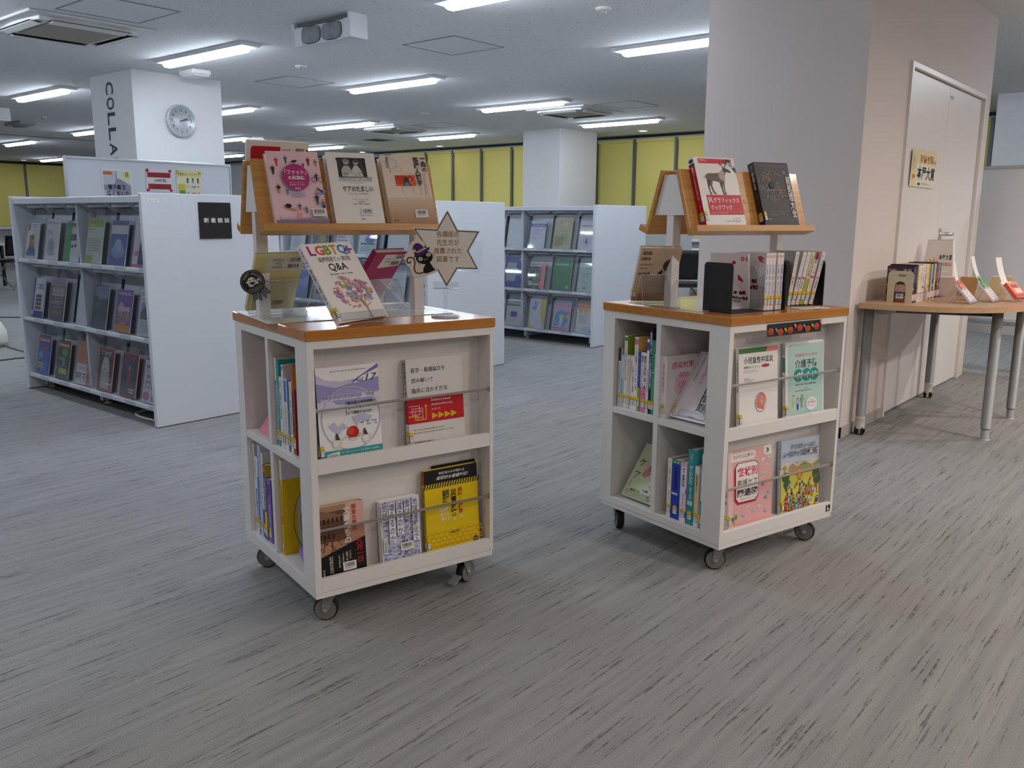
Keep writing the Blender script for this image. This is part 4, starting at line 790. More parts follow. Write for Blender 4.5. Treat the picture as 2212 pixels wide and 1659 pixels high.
rod_book(CB, 'book', .450, ZU, .195, .268, .014, 'mint green book with three stretching figures, right cart front', kaigo, yaw=-4, roll=-.5, cover='#eeeef0', lab='F', spine_col='#e8e6ea', sart=lambda a: a.vt(.2, .06, .8, .16, '指導者', '#d8508a', .01).rect(.1, .19, .9, .38, '#2a9a94').vt(.2, .42, .8, .58, '介護予防ガイド', INK, .01))
def shojo(a):
    a.rect(0, 0, 1, 1, '#e8b0ae').rect(0, 0, .1, 1, '#ecc8c6', 0).poly([(.05, .03), (.60, .03), (.64, .05), (.62, .12), (.58, .14), (.05, .14)], '#efe6e4').txt(.12, .055, .58, .105, 'エビデンスに基づく', '#2a2224', .008).poly([(.82, 0), (1, 0), (1, .125), (.87, .125), (.82, .09)], '#eeeaea').txt(.88, .035, .94, .095, '3', '#1d1d22', .02)
    a.poly([(.13, .24), (.2, .17), (.62, .17), (.70, .23), (.70, .62), (.62, .70), (.2, .70), (.13, .64)], '#c8284a').poly([(.165, .21), (.22, .165), (.62, .165), (.70, .215), (.70, .61), (.62, .675), (.22, .675), (.165, .62)], '#2a2224').poly([(.175, .215), (.23, .172), (.61, .172), (.69, .22), (.69, .605), (.61, .668), (.23, .668), (.175, .615)], '#f2eeec')
    a.txt(.20, .225, .67, .345, '症状別', '#d83a6a', .025).txt(.20, .385, .67, .475, '看護ケア', '#2a2224', .006).txt(.20, .505, .67, .605, '関連図', '#2a2224', .025).txt(.27, .63, .62, .645, '編集 阿部俊子　監修 山本則子 五十嵐歩', '#5a5052')
    for u, v, c in ((.80, .18, '#e8e0d8'), (.90, .26, '#d8d0dc'), (.80, .36, '#c8d0dc'), (.95, .17, '#e0d8c8'), (.80, .50, '#c8888a'), (.92, .62, '#a8b0d0'), (.86, .68, '#8a90b8'), (.15, .80, '#c8d0a8'), (.34, .85, '#b8c4d4'), (.42, .76, '#d8d4d0'), (.58, .82, '#c4c8d0'), (.85, .86, '#c8a8c8'), (.70, .78, '#e8d8c8')): a.ell(u, v, .04, c, ry=.028, inc=0); a.line([(u-.03, v), (u+.03, v+.02)], .008, '#8a7a80', 0)
    a.ell(.10, .87, .03, '#4a8a5a', ry=.03).ell(.17, .85, .028, '#5a9a6a', ry=.03, inc=0).rect(.10, .89, .14, .94, '#c89a68', 0)
rod_book(CB, 'book', .190, ZL, .212, .269, .03, 'pink book with a big white rounded title panel, right cart front below', shojo, cover='#eacdcd', yaw=-2, lab='SF', sart=lambda a: a.rect(0, 0, 1, 1, '#e8d4d8').vt(.2, .12, .8, .36, '症状別', '#d83a6a', .02).vt(.25, .38, .75, .60, '看護ケア関連図', INK, .01).txt(.3, .63, .7, .68, '3', INK, .02))
def chris(a):
    r = random.Random(21); a.rect(0, 0, 1, .42, '#b8c8dc').rect(0, .30, 1, .50, '#d8ccc0', 0).rect(0, .46, 1, 1, '#d8cf58').poly([(0, .38), (.1, .33), (.16, .38), (.3, .32), (.42, .38), (.62, .32), (.8, .38), (1, .33), (1, .48), (0, .48)], '#9aa06a')
    for k in range(10): u = r.random(); a.poly([(u-.05, .46), (u-.05, .40), (u, .37), (u+.05, .40), (u+.05, .46)], r.choice(['#c88a6a', '#b8a898', '#d8c8b0']), 0)
    for u, v in ((.12, .50), (.16, .60), (.92, .52), (.95, .60)): a.ell(u, v, .10, '#4a6a3a', ry=.07, inc=0); a.line([(u, v), (u, v+.2)], .02, '#5a4030', 0)
    a.ell(.48, .47, .10, '#d87a2a', ry=.06).ell(.48, .47, .04, '#e8b040', ry=.058).poly([(.43, .52), (.53, .52), (.50, .56), (.46, .56)], '#d8a03a')
    cs = ['#c83a3a', '#3a5aa8', '#e8e4dc', '#4a4a52', '#d89030', '#6a9a5a', '#a85a8a', '#8ab0d0', '#2a2a30']
    for k in range(95):
        v = .52+.43*(k/95); u = r.uniform(.05, .95); s = .035+.07*(k/95); c = r.choice(cs); w = s*.35
        a.poly([(u-w, v+s*.3), (u+w, v+s*.3), (u+w*.9, v+s), (u-w*.9, v+s)], c, 1 if k % 12 == 0 else 0); a.ell(u, v+s*.12, w*.8, '#e8c8a8', ry=s*.17, inc=0, n=10); a.ell(u, v+s*.05, w*.8, r.choice(['#2a2024', '#6a4a30', '#8a6a4a']), ry=s*.12, inc=0, n=8)
    for t, x0, y0, x1, y1 in (('クリスティーンの', .24, .065, .86, .125), ('レベルアップ看護英会話', .06, .145, .97, .225)): a.txt(x0-.006, y0-.006, x1+.006, y1+.006, t, '#3a3a44', .05).txt(x0, y0, x1, y1, t, '#efece8', .02)
    a.txt(.36, .30, .72, .325, '知念クリスティーン', '#2a3a6a', .006).txt(.48, .34, .64, .36, '朝 一郎 著', '#2a3a6a').rect(.42, .962, .58, .97, '#4a4a2a')
rod_book(CB, 'book', .459, ZL, .200, .266, .016, 'pale blue and yellow book with a crowded picnic scene, right cart front below', chris, cover='#c4d0de', yaw=-3, roll=.5, lab='F', sart=lambda a: a.vt(.2, .1, .8, .5, 'クリスティーンのレベル', INK, .01))
# ------------------------------------------------------------------ books in the side compartments
ORD = ['first', 'second', 'third', 'fourth', 'fifth', 'sixth', 'seventh', 'eighth', 'ninth', 'tenth', 'eleventh', 'twelfth', 'thirteenth']
def shelf_row(CM, zb, rows, where, group, xs=.02):
    for i, (y0, y1, h, w, cov, spc, look, sart, art) in enumerate(rows):
        book('book', '%s, %s from left, %s' % (look, ORD[i], where), 'book', CM @ T_(xs+w/2+random.uniform(0, .003), y0+.0004, zb+.0005), w, h, y1-y0-.0008, cov, art, 'L', sart, spc, group=group, lab='S')
def sv(bg, *items):
    def f(a):
        a.rect(0, 0, 1, 1, bg)
        for it in items:
            if it[0] == 't': a.vt(*it[1:])
            elif it[0] == 'h': a.txt(*it[1:])
            else: a.rect(*it[1:])
    return f
A5, B5, B6, A4 = .218, .267, .193, .305
def greencov(a): a.poly([(0, .0), (1, 0), (1, .5), (.35, 1), (0, 1)], '#8aa03a').poly([(0, .5), (.6, .1), (1, .2), (.3, 1), (0, 1)], '#b8c070').ell(.45, .22, .16, '#4a7a2a', ry=.09).txt(.36, .17, .52, .26, '新', '#e8ecd0', .01)
def orancov(a): a.rect(0, 0, 1, .36, '#e8b868').poly([(.2, .36), (.3, .2), (.9, .16), (.95, .36)], '#c88a28').ell(.46, .12, .06, '#d8a878').ell(.46, .10, .065, '#5a2a20', n=10, a0=180, a1=360).rect(.34, .15, .62, .23, '#4a7ab0').line([(.34, .19), (.22, .12)], .05, '#d8a878')
def navycov(a): a.txt(.10, .04, .7, .12, '看護研究', '#e0e0ea', .01).txt(.1, .15, .7, .23, 'ぶらり', '#e0e0ea', .01)
shelf_row(CB, .488, [
 (.524, .537, .218, .15, '#dcd6cc', '#e6e0d4', 'cream book with a dark spine photo', sv('#e6e0d4', ('r', 0, 0, 1, .22, '#3a2a2a'), ('t', .2, .27, .8, .72, 'すべての医療者のための', '#4a4a4a')), None),
 (.508, .524, .194, .135, '#9ad0e8', '#9ad0e8', 'light blue book', sv('#a8d4ea', ('t', .3, .45, .7, .80, '医療安全学習帳', '#2a4a6a', .01), ('r', .8, 0, 1, 1, '#eef2f4')), None),
 (.492, .508, .266, .186, '#e8ead0', '#eeece8', 'tall white book with a green dot', sv('#efede9', ('r', .05, .02, .95, .07, '#3a8a5a'), ('t', .25, .09, .75, .30, 'ナース必携', '#4a7a5a', .01), ('t', .3, .32, .7, .62, '看護技術手順', '#c83a6a', .01)), greencov),
 (.473, .492, .197, .14, '#d8d0c4', '#dcd4c8', 'grey beige book with small lettering', sv('#dcd4c8', ('t', .3, .08, .7, .66, '看護のためのコミュニケーション', '#6a625a')), None),
 (.454, .473, .196, .14, '#eeece8', '#eeeae6', 'white book with red and black lettering', sv('#eeeae6', ('t', .1, .08, .42, .40, '地域包括ケア', '#c83a3a', .01), ('t', .55, .18, .9, .68, '多職種連携の課題', '#2a2a2a', .01)), None),
 (.434, .454, .267, .187, '#ece8e0', '#efece8', 'tall white book with an orange picture cover', sv('#efece8', ('r', 0, .02, 1, .10, '#c88a8a'), ('t', .25, .12, .7, .52, 'こどもの看護マニュアル', '#3a3a3a', .01), ('t', .3, .55, .7, .72, '第二版', '#c83a3a', .01)), orancov),
 (.420, .434, .215, .15, '#4a5ab8', '#3a50b0', 'blue and lime book', sv('#3a50b0', ('t', .3, .06, .7, .5, 'オールインワン', '#b8c8f0'), ('r', 0, .60, 1, 1, '#9ab03a')), None),
 (.389, .420, .216, .15, '#efeaea', '#efeaea', 'thick white and pink handbook with black lettering', sv('#efeaea', ('r', 0, .58, 1, 1, '#e08aa8'), ('t', .52, .05, .92, .60, '重症心身障害児・者', '#1d1d22', .015), ('t', .08, .05, .46, .58, '医療ハンドブック', '#1d1d22', .015), ('h', .2, .68, .8, .71, '第3版', '#6a3a4a')), lambda a: a.rect(0, 0, 1, 1, '#efeaea')),
 (.377, .389, .267, .187, '#e8e4ec', '#eceaf0', 'thin white book with a violet spine patch', sv('#eceaf0', ('r', 0, .04, 1, .15, '#5a4a9a'), ('t', .25, .40, .75, .72, '地域看護診断', '#6a7ab0', .01)), None),
 (.364, .377, .305, .214, '#2a2448', '#1d1a38', 'tallest book, navy with white lettering', sv('#1d1a38', ('t', .15, .04, .85, .30, '臨床現場で困る', '#e8e8f0', .015), ('t', .15, .32, .85, .70, 'どう読む看護研究論文', '#e8e8f0', .015)), navycov),
 (.349, .364, .266, .186, '#2e9a80', '#2a9478', 'green book with a pale dot', sv('#2a9478', ('r', .3, .42, .7, .44, '#dff0e8'), ('t', .3, .5, .7, .8, '保健師業務要覧', '#a8d8a0')), None),
 (.334, .349, .218, .15, '#eaeef2', '#eef0f2', 'white and blue book', sv('#eef0f2', ('r', .1, .02, .9, .2, '#4a3a4a'), ('t', .2, .28, .55, .72, '介護福祉の基礎', '#3a7ac0', .01), ('r', .75, 0, 1, 1, '#3a5ab0')), None)],
 'right cart upper left shelf', 'books on the upper left side shelf of the right cart')
shelf_row(CB, .138, [
 (.247, .266, .214, .152, '#efece6', '#efebe2', 'white book with red small print', sv('#efebe2', ('t', .3, .05, .65, .45, 'チーム医療とは何か', '#4a4a4a', .01), ('t', .35, .55, .65, .72, '看護の本質', '#c85a6a')), None),
 (.205, .247, .213, .152, '#2a48b8', '#2446b4', 'very thick blue book with a green top', sv('#2446b4', ('r', 0, 0, 1, .07, '#3a9a4a'), ('h', .15, .02, .85, .05, '看護師・看護学生', '#d8f0d8', .01), ('t', .30, .12, .66, .52, '症状別看護過程', '#0e1a5a', .03), ('r', .05, .555, .75, .59, '#e8e8ee'), ('h', .1, .56, .7, .585, 'アセスメント関連図', '#3a3a5a')), lambda a: a.rect(0, 0, 1, 1, '#2446b4')),
 (.173, .204, .213, .152, '#e8b0d0', '#e8c0d8', 'white and pink patterned book', sv('#e8b8d4', ('r', .12, .07, .88, 1, '#f0eef0'), ('t', .25, .09, .7, .40, '基準看護計画', '#3a3a4a', .015), ('t', .35, .5, .65, .74, '第四版', '#c85a8a')), lambda a: [a.ell(random.random(), random.random(), .09, random.choice(['#d88ac0', '#a898d8', '#7a8ad0', '#e8c0a0', '#c890b8']), inc=1) for _ in range(26)]),
 (.141, .171, .266, .187, '#48b0b8', '#2aa0a8', 'tall thick teal book with white outlined lettering', sv('#2aa0a8', ('t', .2, .20, .8, .46, '症状別', '#e8f4f4', .03), ('t', .24, .2, .78, .46, '症状別', '#48b0b8', .004), ('t', .3, .05, .7, .18, '患者中心', '#d8d04a', .005), ('t', .3, .50, .7, .66, '看護ケア関連図', '#c8e8e8', .015), ('r', .1, .68, .9, .74, '#c8e4e4')), lambda a: a.rect(0, 0, 1, 1, '#52b6be')),
 (.119, .140, .214, .152, '#e8cc94', '#ead09a', 'yellow beige book with a white top', sv('#ead09a', ('r', 0, 0, 1, .12, '#eeeef0'), ('t', .3, .15, .65, .42, '国際看護入門', '#3a3a2a', .01), ('r', 0, .92, 1, 1, '#eeeef0')), None),
 (.108, .119, .212, .152, '#a8a8b4', '#a4a4b2', 'thin grey book', sv('#a4a4b2', ('t', .3, .08, .7, .6, '在宅看護論概説', '#5a5a70')), None),
 (.092, .108, .262, .187, '#eef0f0', '#eef0f0', 'tall white and teal book', sv('#eef0f0', ('t', .2, .07, .8, .27, '老年看護学', '#1d1d22', .015), ('r', 0, .62, 1, 1, '#2a9a9e'), ('t', .35, .32, .65, .56, '高齢者を支える', '#4a8ac0')), None)],
 'right cart lower right shelf', 'books on the lower right side shelf of the right cart')
shelf_row(CA, .488, [
 (.290, .304, .268, .187, '#e4e4e6', '#e4e4e8', 'tall white book with a slate band', sv('#e6e6ea', ('r', 0, .25, .75, 1, '#5a6a9a'), ('t', .2, .30, .6, .8, '看護実践のための根拠', '#e0e4f0', .01)), lambda a: [a.ell(.12, .08+.04*k, .02, INK, inc=0) for k in range(10)]),
 (.268, .288, .262, .18, '#2aa098', '#2a9e96', 'tall teal book', sv('#2a9e96', ('t', .3, .3, .7, .7, '医療統計入門', '#bfe4e0', .008)), lambda a: a.rect(.06, .05, 1, 1, '#d8dade')),
 (.249, .267, .216, .152, '#efeff0', '#f0f0f0', 'white book with black lettering', sv('#f0f0f0', ('t', .2, .06, .7, .6, '医療・看護論文読解書', '#1d1d22', .012)), None),
 (.235, .248, .255, .18, '#eeeeea', '#eeeeea', 'thin white book with a green mark', sv('#eeeeea', ('r', .1, .02, .9, .06, '#5ab04a'), ('t', .3, .5, .6, .8, 'やさしい解説', '#4a4a3a')), lambda a: a.rect(0, 0, 1, 1, '#dcdce2')),
 (.210, .234, .215, .152, '#eceaf0', '#ececf0', 'white book with a bright blue label', sv('#ececf0', ('r', .05, .02, .8, .32, '#3a78d8'), ('t', .3, .36, .6, .8, '医療英語論文', '#3a3a4a')), None),
 (.196, .209, .213, .152, '#4a62a8', '#48609f', 'slate blue book', sv('#4a62a0', ('t', .3, .4, .7, .8, '臨床の論理', '#c8d0e8')), lambda a: a.rect(0, 0, 1, 1, '#d4d2da')),
 (.176, .195, .213, .152, '#eeeae4', '#eeeae4', 'white book with blue black lettering', sv('#eeeae4', ('t', .25, .06, .7, .2, '知る', '#6a6a6a'), ('t', .25, .26, .75, .74, '思考の整理教科書', '#1d2a5a', .012)), None),
 (.150, .174, .266, .187, '#b01c34', '#a81c30', 'dark red book with an orange top', sv('#8a6a3a', ('r', 0, .02, .7, .26, '#d88a1c'), ('t', .15, .03, .6, .25, '看護研究', '#3a1a10', .01), ('t', .1, .3, .6, .75, '看護教育の実践', '#2a1a18', .01), ('r', .65, 0, 1, 1, '#a81c30')), lambda a: a.rect(0, 0, 1, .27, '#d88a1c').rect(0, .27, 1, 1, '#a81c30').rect(.05, .55, .4, .62, '#d8d4d0'))],
 'left cart upper right shelf', 'books on the upper right side shelf of the left cart')
shelf_row(CA, .138, [
 (.528, .545, .302, .21, '#dad8dc', '#e2e0e4', 'tall grey white book against the left wall', sv('#e2e0e4', ('t', .3, .1, .6, .4, '医師会誌', '#8a8a90')), None),
 (.508, .527, .262, .187, '#e6e6ea', '#eceaee', 'white and blue book with striped lettering', sv('#eceaee', ('t', .1, .05, .5, .3, '救急法', '#2a2a3a', .01), ('r', 0, .42, .7, .9, '#2a6ab8'), ('t', .15, .45, .6, .85, '災害医療', '#e8f0f8', .012)), None),
 (.494, .507, .262, .187, '#1c3a9a', '#1a3494', 'dark blue and sky blue book', sv('#1a3494', ('r', 0, 0, 1, .25, '#e8e8f0'), ('r', .6, .05, 1, 1, '#5aa8e0')), lambda a: a.rect(0, 0, 1, 1, '#6ab0e4')),
 (.470, .493, .308, .21, '#b8bce4', '#c0c4ea', 'tall lavender book', sv('#c0c4ea', ('t', .15, .12, .6, .66, 'これからの医療社会学', '#4a4a78', .01)), lambda a: a.rect(0, 0, 1, 1, '#d4d6ee')),
 (.452, .469, .286, .2, '#e4e2e0', '#e8e6e4', 'tall white and purple book', sv('#e8e6e4', ('t', .2, .08, .5, .4, '文化と医療', '#8a8a90'), ('r', 0, .66, 1, 1, '#4a3a8a')), lambda a: a.rect(0, 0, 1, 1, '#d8d6d2').ring(.6, .2, .2, .02, '#6a6a68')),
 (.428, .451, .252, .18, '#b8a83a', '#3a4aa0', 'blue book with red and yellow patches', sv('#3a4a9c', ('r', 0, 0, 1, .12, '#c83a28'), ('h', .15, .03, .85, .09, '実践', '#e8c83a', .02), ('t', .3, .16, .75, .6, '在宅医療実務', '#e8e8f0', .015), ('r', .15, .62, 1, .95, '#d8d04a')), lambda a: a.rect(0, .05, 1, 1, '#b8b040')),
 (.392, .427, .212, .152, '#7a5ab0', '#8464b4', 'purple book with a tilted dark title', sv('#8464b4', ('h', .15, .08, .7, .26, 'S&F', '#1d1530', .02), ('t', .35, .4, .7, .8, '質的研究法', '#d0c4e4', .01)), None)],
 'left cart lower left shelf', 'books on the lower left side shelf of the left cart')
# single books in the compartments
def ycov(a):
    a.rect(0, 0, 1, .20, '#dcdade').rect(0, .20, 1, 1, '#e0bc0c').rect(.22, .40, 1, 1, '#c8c8c6').ring(.95, .66, .80, .012, '#3a6a3a', n=40, a0=100, a1=270).ring(.98, .68, .72, .010, '#4a7a4a', n=40, a0=100, a1=270).ring(1.02, .68, .62, .01, '#6a9aa0', n=40, a0=100, a1=270)
    a.poly([(.34, .44), (1, .60), (1, .78)], '#2a86a8').txt(.42, .68, 1.0, .715, 'Ultrasound', '#8a8a88').txt(.42, .735, 1.0, .77, 'for Primary', '#8a8a88')
book('book', 'tall yellow and white book with thin green rings, lower right shelf of the left cart', 'book', CA @ T_(.02+.105, .280, .1385), .21, .303, .017, '#e0bc0c', ycov, 'L', sv('#e0bc0c', ('r', 0, 0, 1, .2, '#e4e2e8'), ('t', .3, .03, .7, .15, '医学', '#9a92b8'), ('t', .3, .26, .7, .55, '超音波診断', '#3a3210', .01), ('r', 0, .58, 1, .68, '#d87a2a')), lab='S')
def pcov(a):
    a.rect(0, 0, 1, 1, '#7a5ab8').rect(0, .0, .42, .5, '#e07a2a').poly([(.08, .14), (.2, .08), (.34, .16), (.3, .38), (.12, .36)], '#2e2622').rect(.45, .0, 1, .28, '#4a4ac0').rect(.1, .62, .55, .72, '#e8e8ee').rect(.5, .72, 1, 1, '#4a9ae0').txt(.52, .76, .95, .94, '活', '#eef4fa', .03).line([(.5, .35), (.8, .55)], .04, '#3a2a6a').rect(0, .48, .45, .5, '#f0e8e0')
book('book', 'purple and orange booklet leaning in front of the tall yellow book', 'book', CA @ T_(.035, .172, .150) @ pose(-90, 42, 16), .132, .15, .006, '#6a4aa8', pcov)
book('notebook', 'thin pink booklet leaning in the upper left shelf of the left cart', 'notebook', CA @ T_(.030, .425, .4895) @ pose(-90, 35, 0), .15, .11, .006, '#e88aa0', lambda a: a.line([(0, .45), (1, .5)], .006, '#b85a70').rect(.1, .30, .22, .36, '#4a3a40'))
def kcov(a):
    a.txt(.16, .10, .86, .21, '感染対策', '#d83a6a', .008).ell(.55, .45, .28, '#ecc8d0', ry=.17).ell(.42, .52, .16, '#ecc8d0', ry=.11, inc=0).txt(.40, .27, .72, .36, '60の', '#d85a80', .0).txt(.40, .43, .78, .54, 'Q&A', '#d85a80', .0).txt(.45, .58, .85, .60, '坂本史衣 著', '#3a3a3a')
book('book', 'white book with pink lettering standing at the left of the upper right shelf, right cart', 'book', CB @ T_(.015+.078, .285, .4885), .154, .218, .028, '#efeae8', kcov, 'L', sv('#eeeae8', ('t', .3, .12, .7, .6, '感染対策の', '#d85a80', .005)), lab='S')
def kok(a): a.ring(.5, .5, .0, .0, '#5a5a6a').line([(.05, .03), (.95, .03), (.95, .97), (.05, .97), (.05, .03)], .006, '#6a6a7c').vt(.30, .06, .40, .48, 'どう向き合うか', '#d85a90', .006).vt(.16, .08, .20, .45, '医療者のための手引き', '#4a4a55').vt(.52, .22, .80, .86, '心理的問題', INK, .012).ell(.80, .86, .07, '#d8c0e0').ell(.80, .81, .035, '#f0e0d8').rect(.42, .945, .58, .953, '#6a6a78')
book('book', 'white book lying back on a clear easel, black vertical title, upper right shelf, right cart', 'book', CB @ T_(.034, .188, .498) @ pose(-90, 34.8, -1), .187, .262, .022, '#eeeaf2', kok, 'L', lab='F', pages=mat('#d8c4cc', .8))
easel(CB @ T_(.062, .188, .4885) @ Rz(-90), .12, 'clear acrylic easel holding the book with the black vertical title, right cart', .12, 36)
def kecov(a):
    a.rect(0, 0, 1, 1, '#d2e0b4').ell(.60, .42, .30, '#d0d0cc').poly([(.32, .56), (.40, .44), (.55, .33), (.72, .27), (.82, .34), (.76, .46), (.60, .52), (.46, .60)], '#d89a84').poly([(.44, .38), (.62, .30), (.88, .33), (.90, .44), (.70, .50), (.52, .46)], '#c88470')
    for k in range(3): a.line([(.48+.07*k, .48-.02*k), (.70+.05*k, .32+.02*k)], .012, '#a8604c', 0)
    a.txt(.10, .28, .30, .42, 'ケ', INK, .0).txt(.10, .53, .28, .67, 'ア', INK, .0).txt(.74, .64, .94, .78, 'る', INK, .0).txt(.80, .84, .98, .96, '心', INK, .0).vt(.08, .70, .12, .84, '堀内園子', '#3a4a3a').txt(.20, .84, .52, .88, '看護技術', '#2a3a2a', .01).txt(.28, .91, .56, .945, 'タッチング', '#2a3a2a', .008).vt(.80, .06, .84, .16, '認知症', '#3a4a3a')
book('book', 'pale green book with clasped hands lying back on an easel, lower left shelf, right cart', 'book', CB @ T_(.032, .437, .150) @ pose(-90, 34.8, 0), .156, .220, .012, '#d2e0b4', kecov, bar=(.54, .78, .26, .10))
easel(CB @ T_(.055, .437, .1385) @ Rz(-90), .12, 'clear acrylic easel holding the pale green book, right cart', .13, 35)
# ------------------------------------------------------------------ black box bookends and volumes on the right cart top
def bookend(M, L, label, dep=.127, h=.163):
    r = empty('bookend', M, label, 'bookend', 'black box bookends'); k = M_BLACK
    def pl(x0, nm):
        q = []; R_ = .014
        for cx, cy, a0 in ((dep-R_, h-R_, 0), (R_, h-R_, 90)):
            for j in range(6): t = math.radians(a0+90*j/5); q.append((cx+R_*math.cos(t), cy+R_*math.sin(t)))
        q += [(0, 0), (dep, 0)]; MB().prism(q, x0, x0+.0025, k, 'YZ').build(nm, r)
    pl(0, 'side_plate'); pl(L-.0025, 'side_plate'); MB().box((0, 0, 0), (L, dep, .0018), k).build('base_plate', r)
    return r
E1 = CB @ T_(.079, .070, CH) @ Rz(-2); bookend(E1, .262, 'black bookend box holding five blue lettered volumes, right cart top')
E2 = CB @ T_(.452, .140, CH) @ Rz(-17); bookend(E2, .152, 'black bookend box holding white volumes leaning right, right cart corner', .125, .160)
def mspine(n):
    def f(a):
        a.rect(0, 0, 1, 1, '#efe6e6').ell(.5, .06, .36, '#c85a6a', ry=.02).ell(.5, .06, .2, '#efe6e6', ry=.012).txt(.20, .20, .72, .73, 'Cells at Work!', '#3a76c8', .02, rot=90).txt(.2, .785, .8, .825, '0%d' % n, INK, .02)
    return f
def mcover(n):
    def f(a):
        a.rect(0, 0, 1, 1, '#dcdad8' if n > 1 else '#efe4e4'); r = random.Random(n)
        if n == 1:
            a.txt(.80, .05, .97, .13, '01', '#c8284a', .02).ell(.62, .16, .05, '#c8283a').poly([(.72, .36), (.84, .46), (.86, .50), (.72, .48)], '#c83040').poly([(.80, .49), (.86, .49), (.83, .53)], '#3a62b0'); a.line([(.74, .55), (.86, .66)], .01, '#8a8078')
            a.txt(.60, .66, .93, .74, 's at', '#1a1a1c', .06).txt(.60, .66, .92, .735, 's at', '#c83044', .03).txt(.50, .77, .97, .84, 'Work!', '#1a1a1c', .06).txt(.50, .77, .96, .835, 'Work!', '#c83044', .03)
        else:
            # plain grey and black drapery in place of the drawn figures
            a.poly([(.10, .20), (.32, .12), (.42, .16), (.46, .30), (.40, .60), (.12, .66)], '#2a2a2e').poly([(.26, .30), (.60, .22), (.80, .42), (.98, .36), (1, .95), (.30, 1), (.22, .7)], '#bdbfc0')
            for k in range(26): u, v = r.uniform(.3, .95), r.uniform(.32, .95); a.line([(u, v), (u+r.uniform(-.14, .14), v+r.uniform(.02, .12))], .008, r.choice(['#6a6c70', '#8a8c90', '#e4e4e4']), 0)
            a.poly([(.72, .07), (.82, .05), (.95, .10), (.86, .12), (.96, .18), (.84, .16), (.78, .14)], '#c83a50')
            for o, c, w in ((.006, '#1a1a1c', .07), (0, '#c83c4c', .035)): a.txt(.08+o, .435+o, .74+o, .53+o, 'Cells at', c, w).txt(.20+o, .55+o, .78+o, .64+o, 'Work!', c, w)
    return f
for n in range(2, 7):
    x = .168 + .0158*(n-2) + (.009 if n > 4 else 0)
    book('comic_book', 'white volume with blue sideways lettering numbered 0%d in the left black bookend' % n, 'book', E1 @ T_(x, .012+.0665, .0022) @ Rz(-90), .133, .190, .0145, '#efe6e6', mcover(n) if n == 2 else None, 'R', mspine(n), group='blue lettered volumes', lab='S', bar=(.28, .80, .28, .10) if n == 2 else None, gloss=.3)
book('comic_book', 'pale volume numbered 01 leaning on the left black bookend plate', 'book', E1 @ T_(.133, .128, .0026) @ pose(-68, -10.5, 0), .133, .189, .0115, '#efe4e4', mcover(1), 'R', None, group='blue lettered volumes', bar=(.56, .82, .28, .10), gloss=.3)
def wsp(c1, c2, t):
    return lambda a: a.rect(0, 0, 1, 1, '#ece6e4').vt(.25, .05, .75, .45, 'がんサバイバー', c1, .006).rect(.1, .47, .9, .52, c2).vt(.3, .54, .7, .70, t, '#3a3a44', .006).rect(.0, .955, 1, .962, c2)
WS = [('#6a9a5a', '#e0b020', '緩和ケア'), ('#6aa0a0', '#4a9ad0', '薬物療法'), ('#6aa890', '#d8609a', '放射線'), ('#6a7a2a', '#a8b83a', '手術療法'), ('#c8506a', '#d84a8a', '遺伝学'), ('#5a4a7a', '#b8a8c8', '看護覚書')]
wl = ['standing apart at the left plate', 'with a blue patch', 'with a pink patch', 'with a lime green lower spine', 'with a red top', 'resting on the right plate']
for i, x in enumerate((.004, .022, .040, .0575, .0755, .098)):
    an = (8, 12, 12, 12, 12, 13)[i]
    f = wsp(*WS[i])
    if i == 3: f = lambda a: a.rect(0, 0, 1, 1, '#e6dcb4').vt(.25, .06, .75, .46, '手術療法の看護', '#4a4a2a', .006).rect(0, .5, 1, .78, '#a8b83a').rect(0, .9, 1, 1, '#a8b83a', 0)
    if i == 4: f = lambda a: a.rect(0, 0, 1, 1, '#eee4e6').rect(0, 0, 1, .14, '#c85a70').vt(.2, .02, .8, .22, '看護教育', '#3a1a24', .012).vt(.3, .25, .7, .42, '学びの場', '#4a4a50').rect(.1, .45, .9, .5, '#d84a8a').vt(.3, .54, .7, .72, '評価法', '#c84a90')
    book('book', 'white leaning volume %s in the right black bookend' % wl[i], 'book', E2 @ T_(x+.0025, .010+.066, .0022+.0146*math.sin(math.radians(an))) @ Ry(an) @ Rz(-90) @ T_(0, 0, 0), .131, .190, .0145, '#e4e0de' if i else '#b8bab4', (lambda a: a.rect(0, 0, 1, .55, '#c0c0be').rect(0, .45, 1, 1, '#b0a088').rect(0, .42, .9, .5, '#a8a060')) if i == 0 else None, 'R', f, group='white leaning volumes', lab='S')  # first volume: reflection on its plastic film painted into the cover as grey bands
pp = empty('paper_slip', CB @ T_(.40, .045, CH+.0002) @ Rz(-14), 'white paper slip lying in front of the right black bookend', 'paper')
b = MB(); b.box((0, 0, 0), (.13, .06, .0012), M_PAPER); a = Art(b, (0, 0, .0012), (1, 0, 0), (0, 1, 0), (0, 0, 1), .13, .06); a.lines(.08, .15, .9, .8, 5, '#a8a8a8', .25); b.build('sheet', pp)
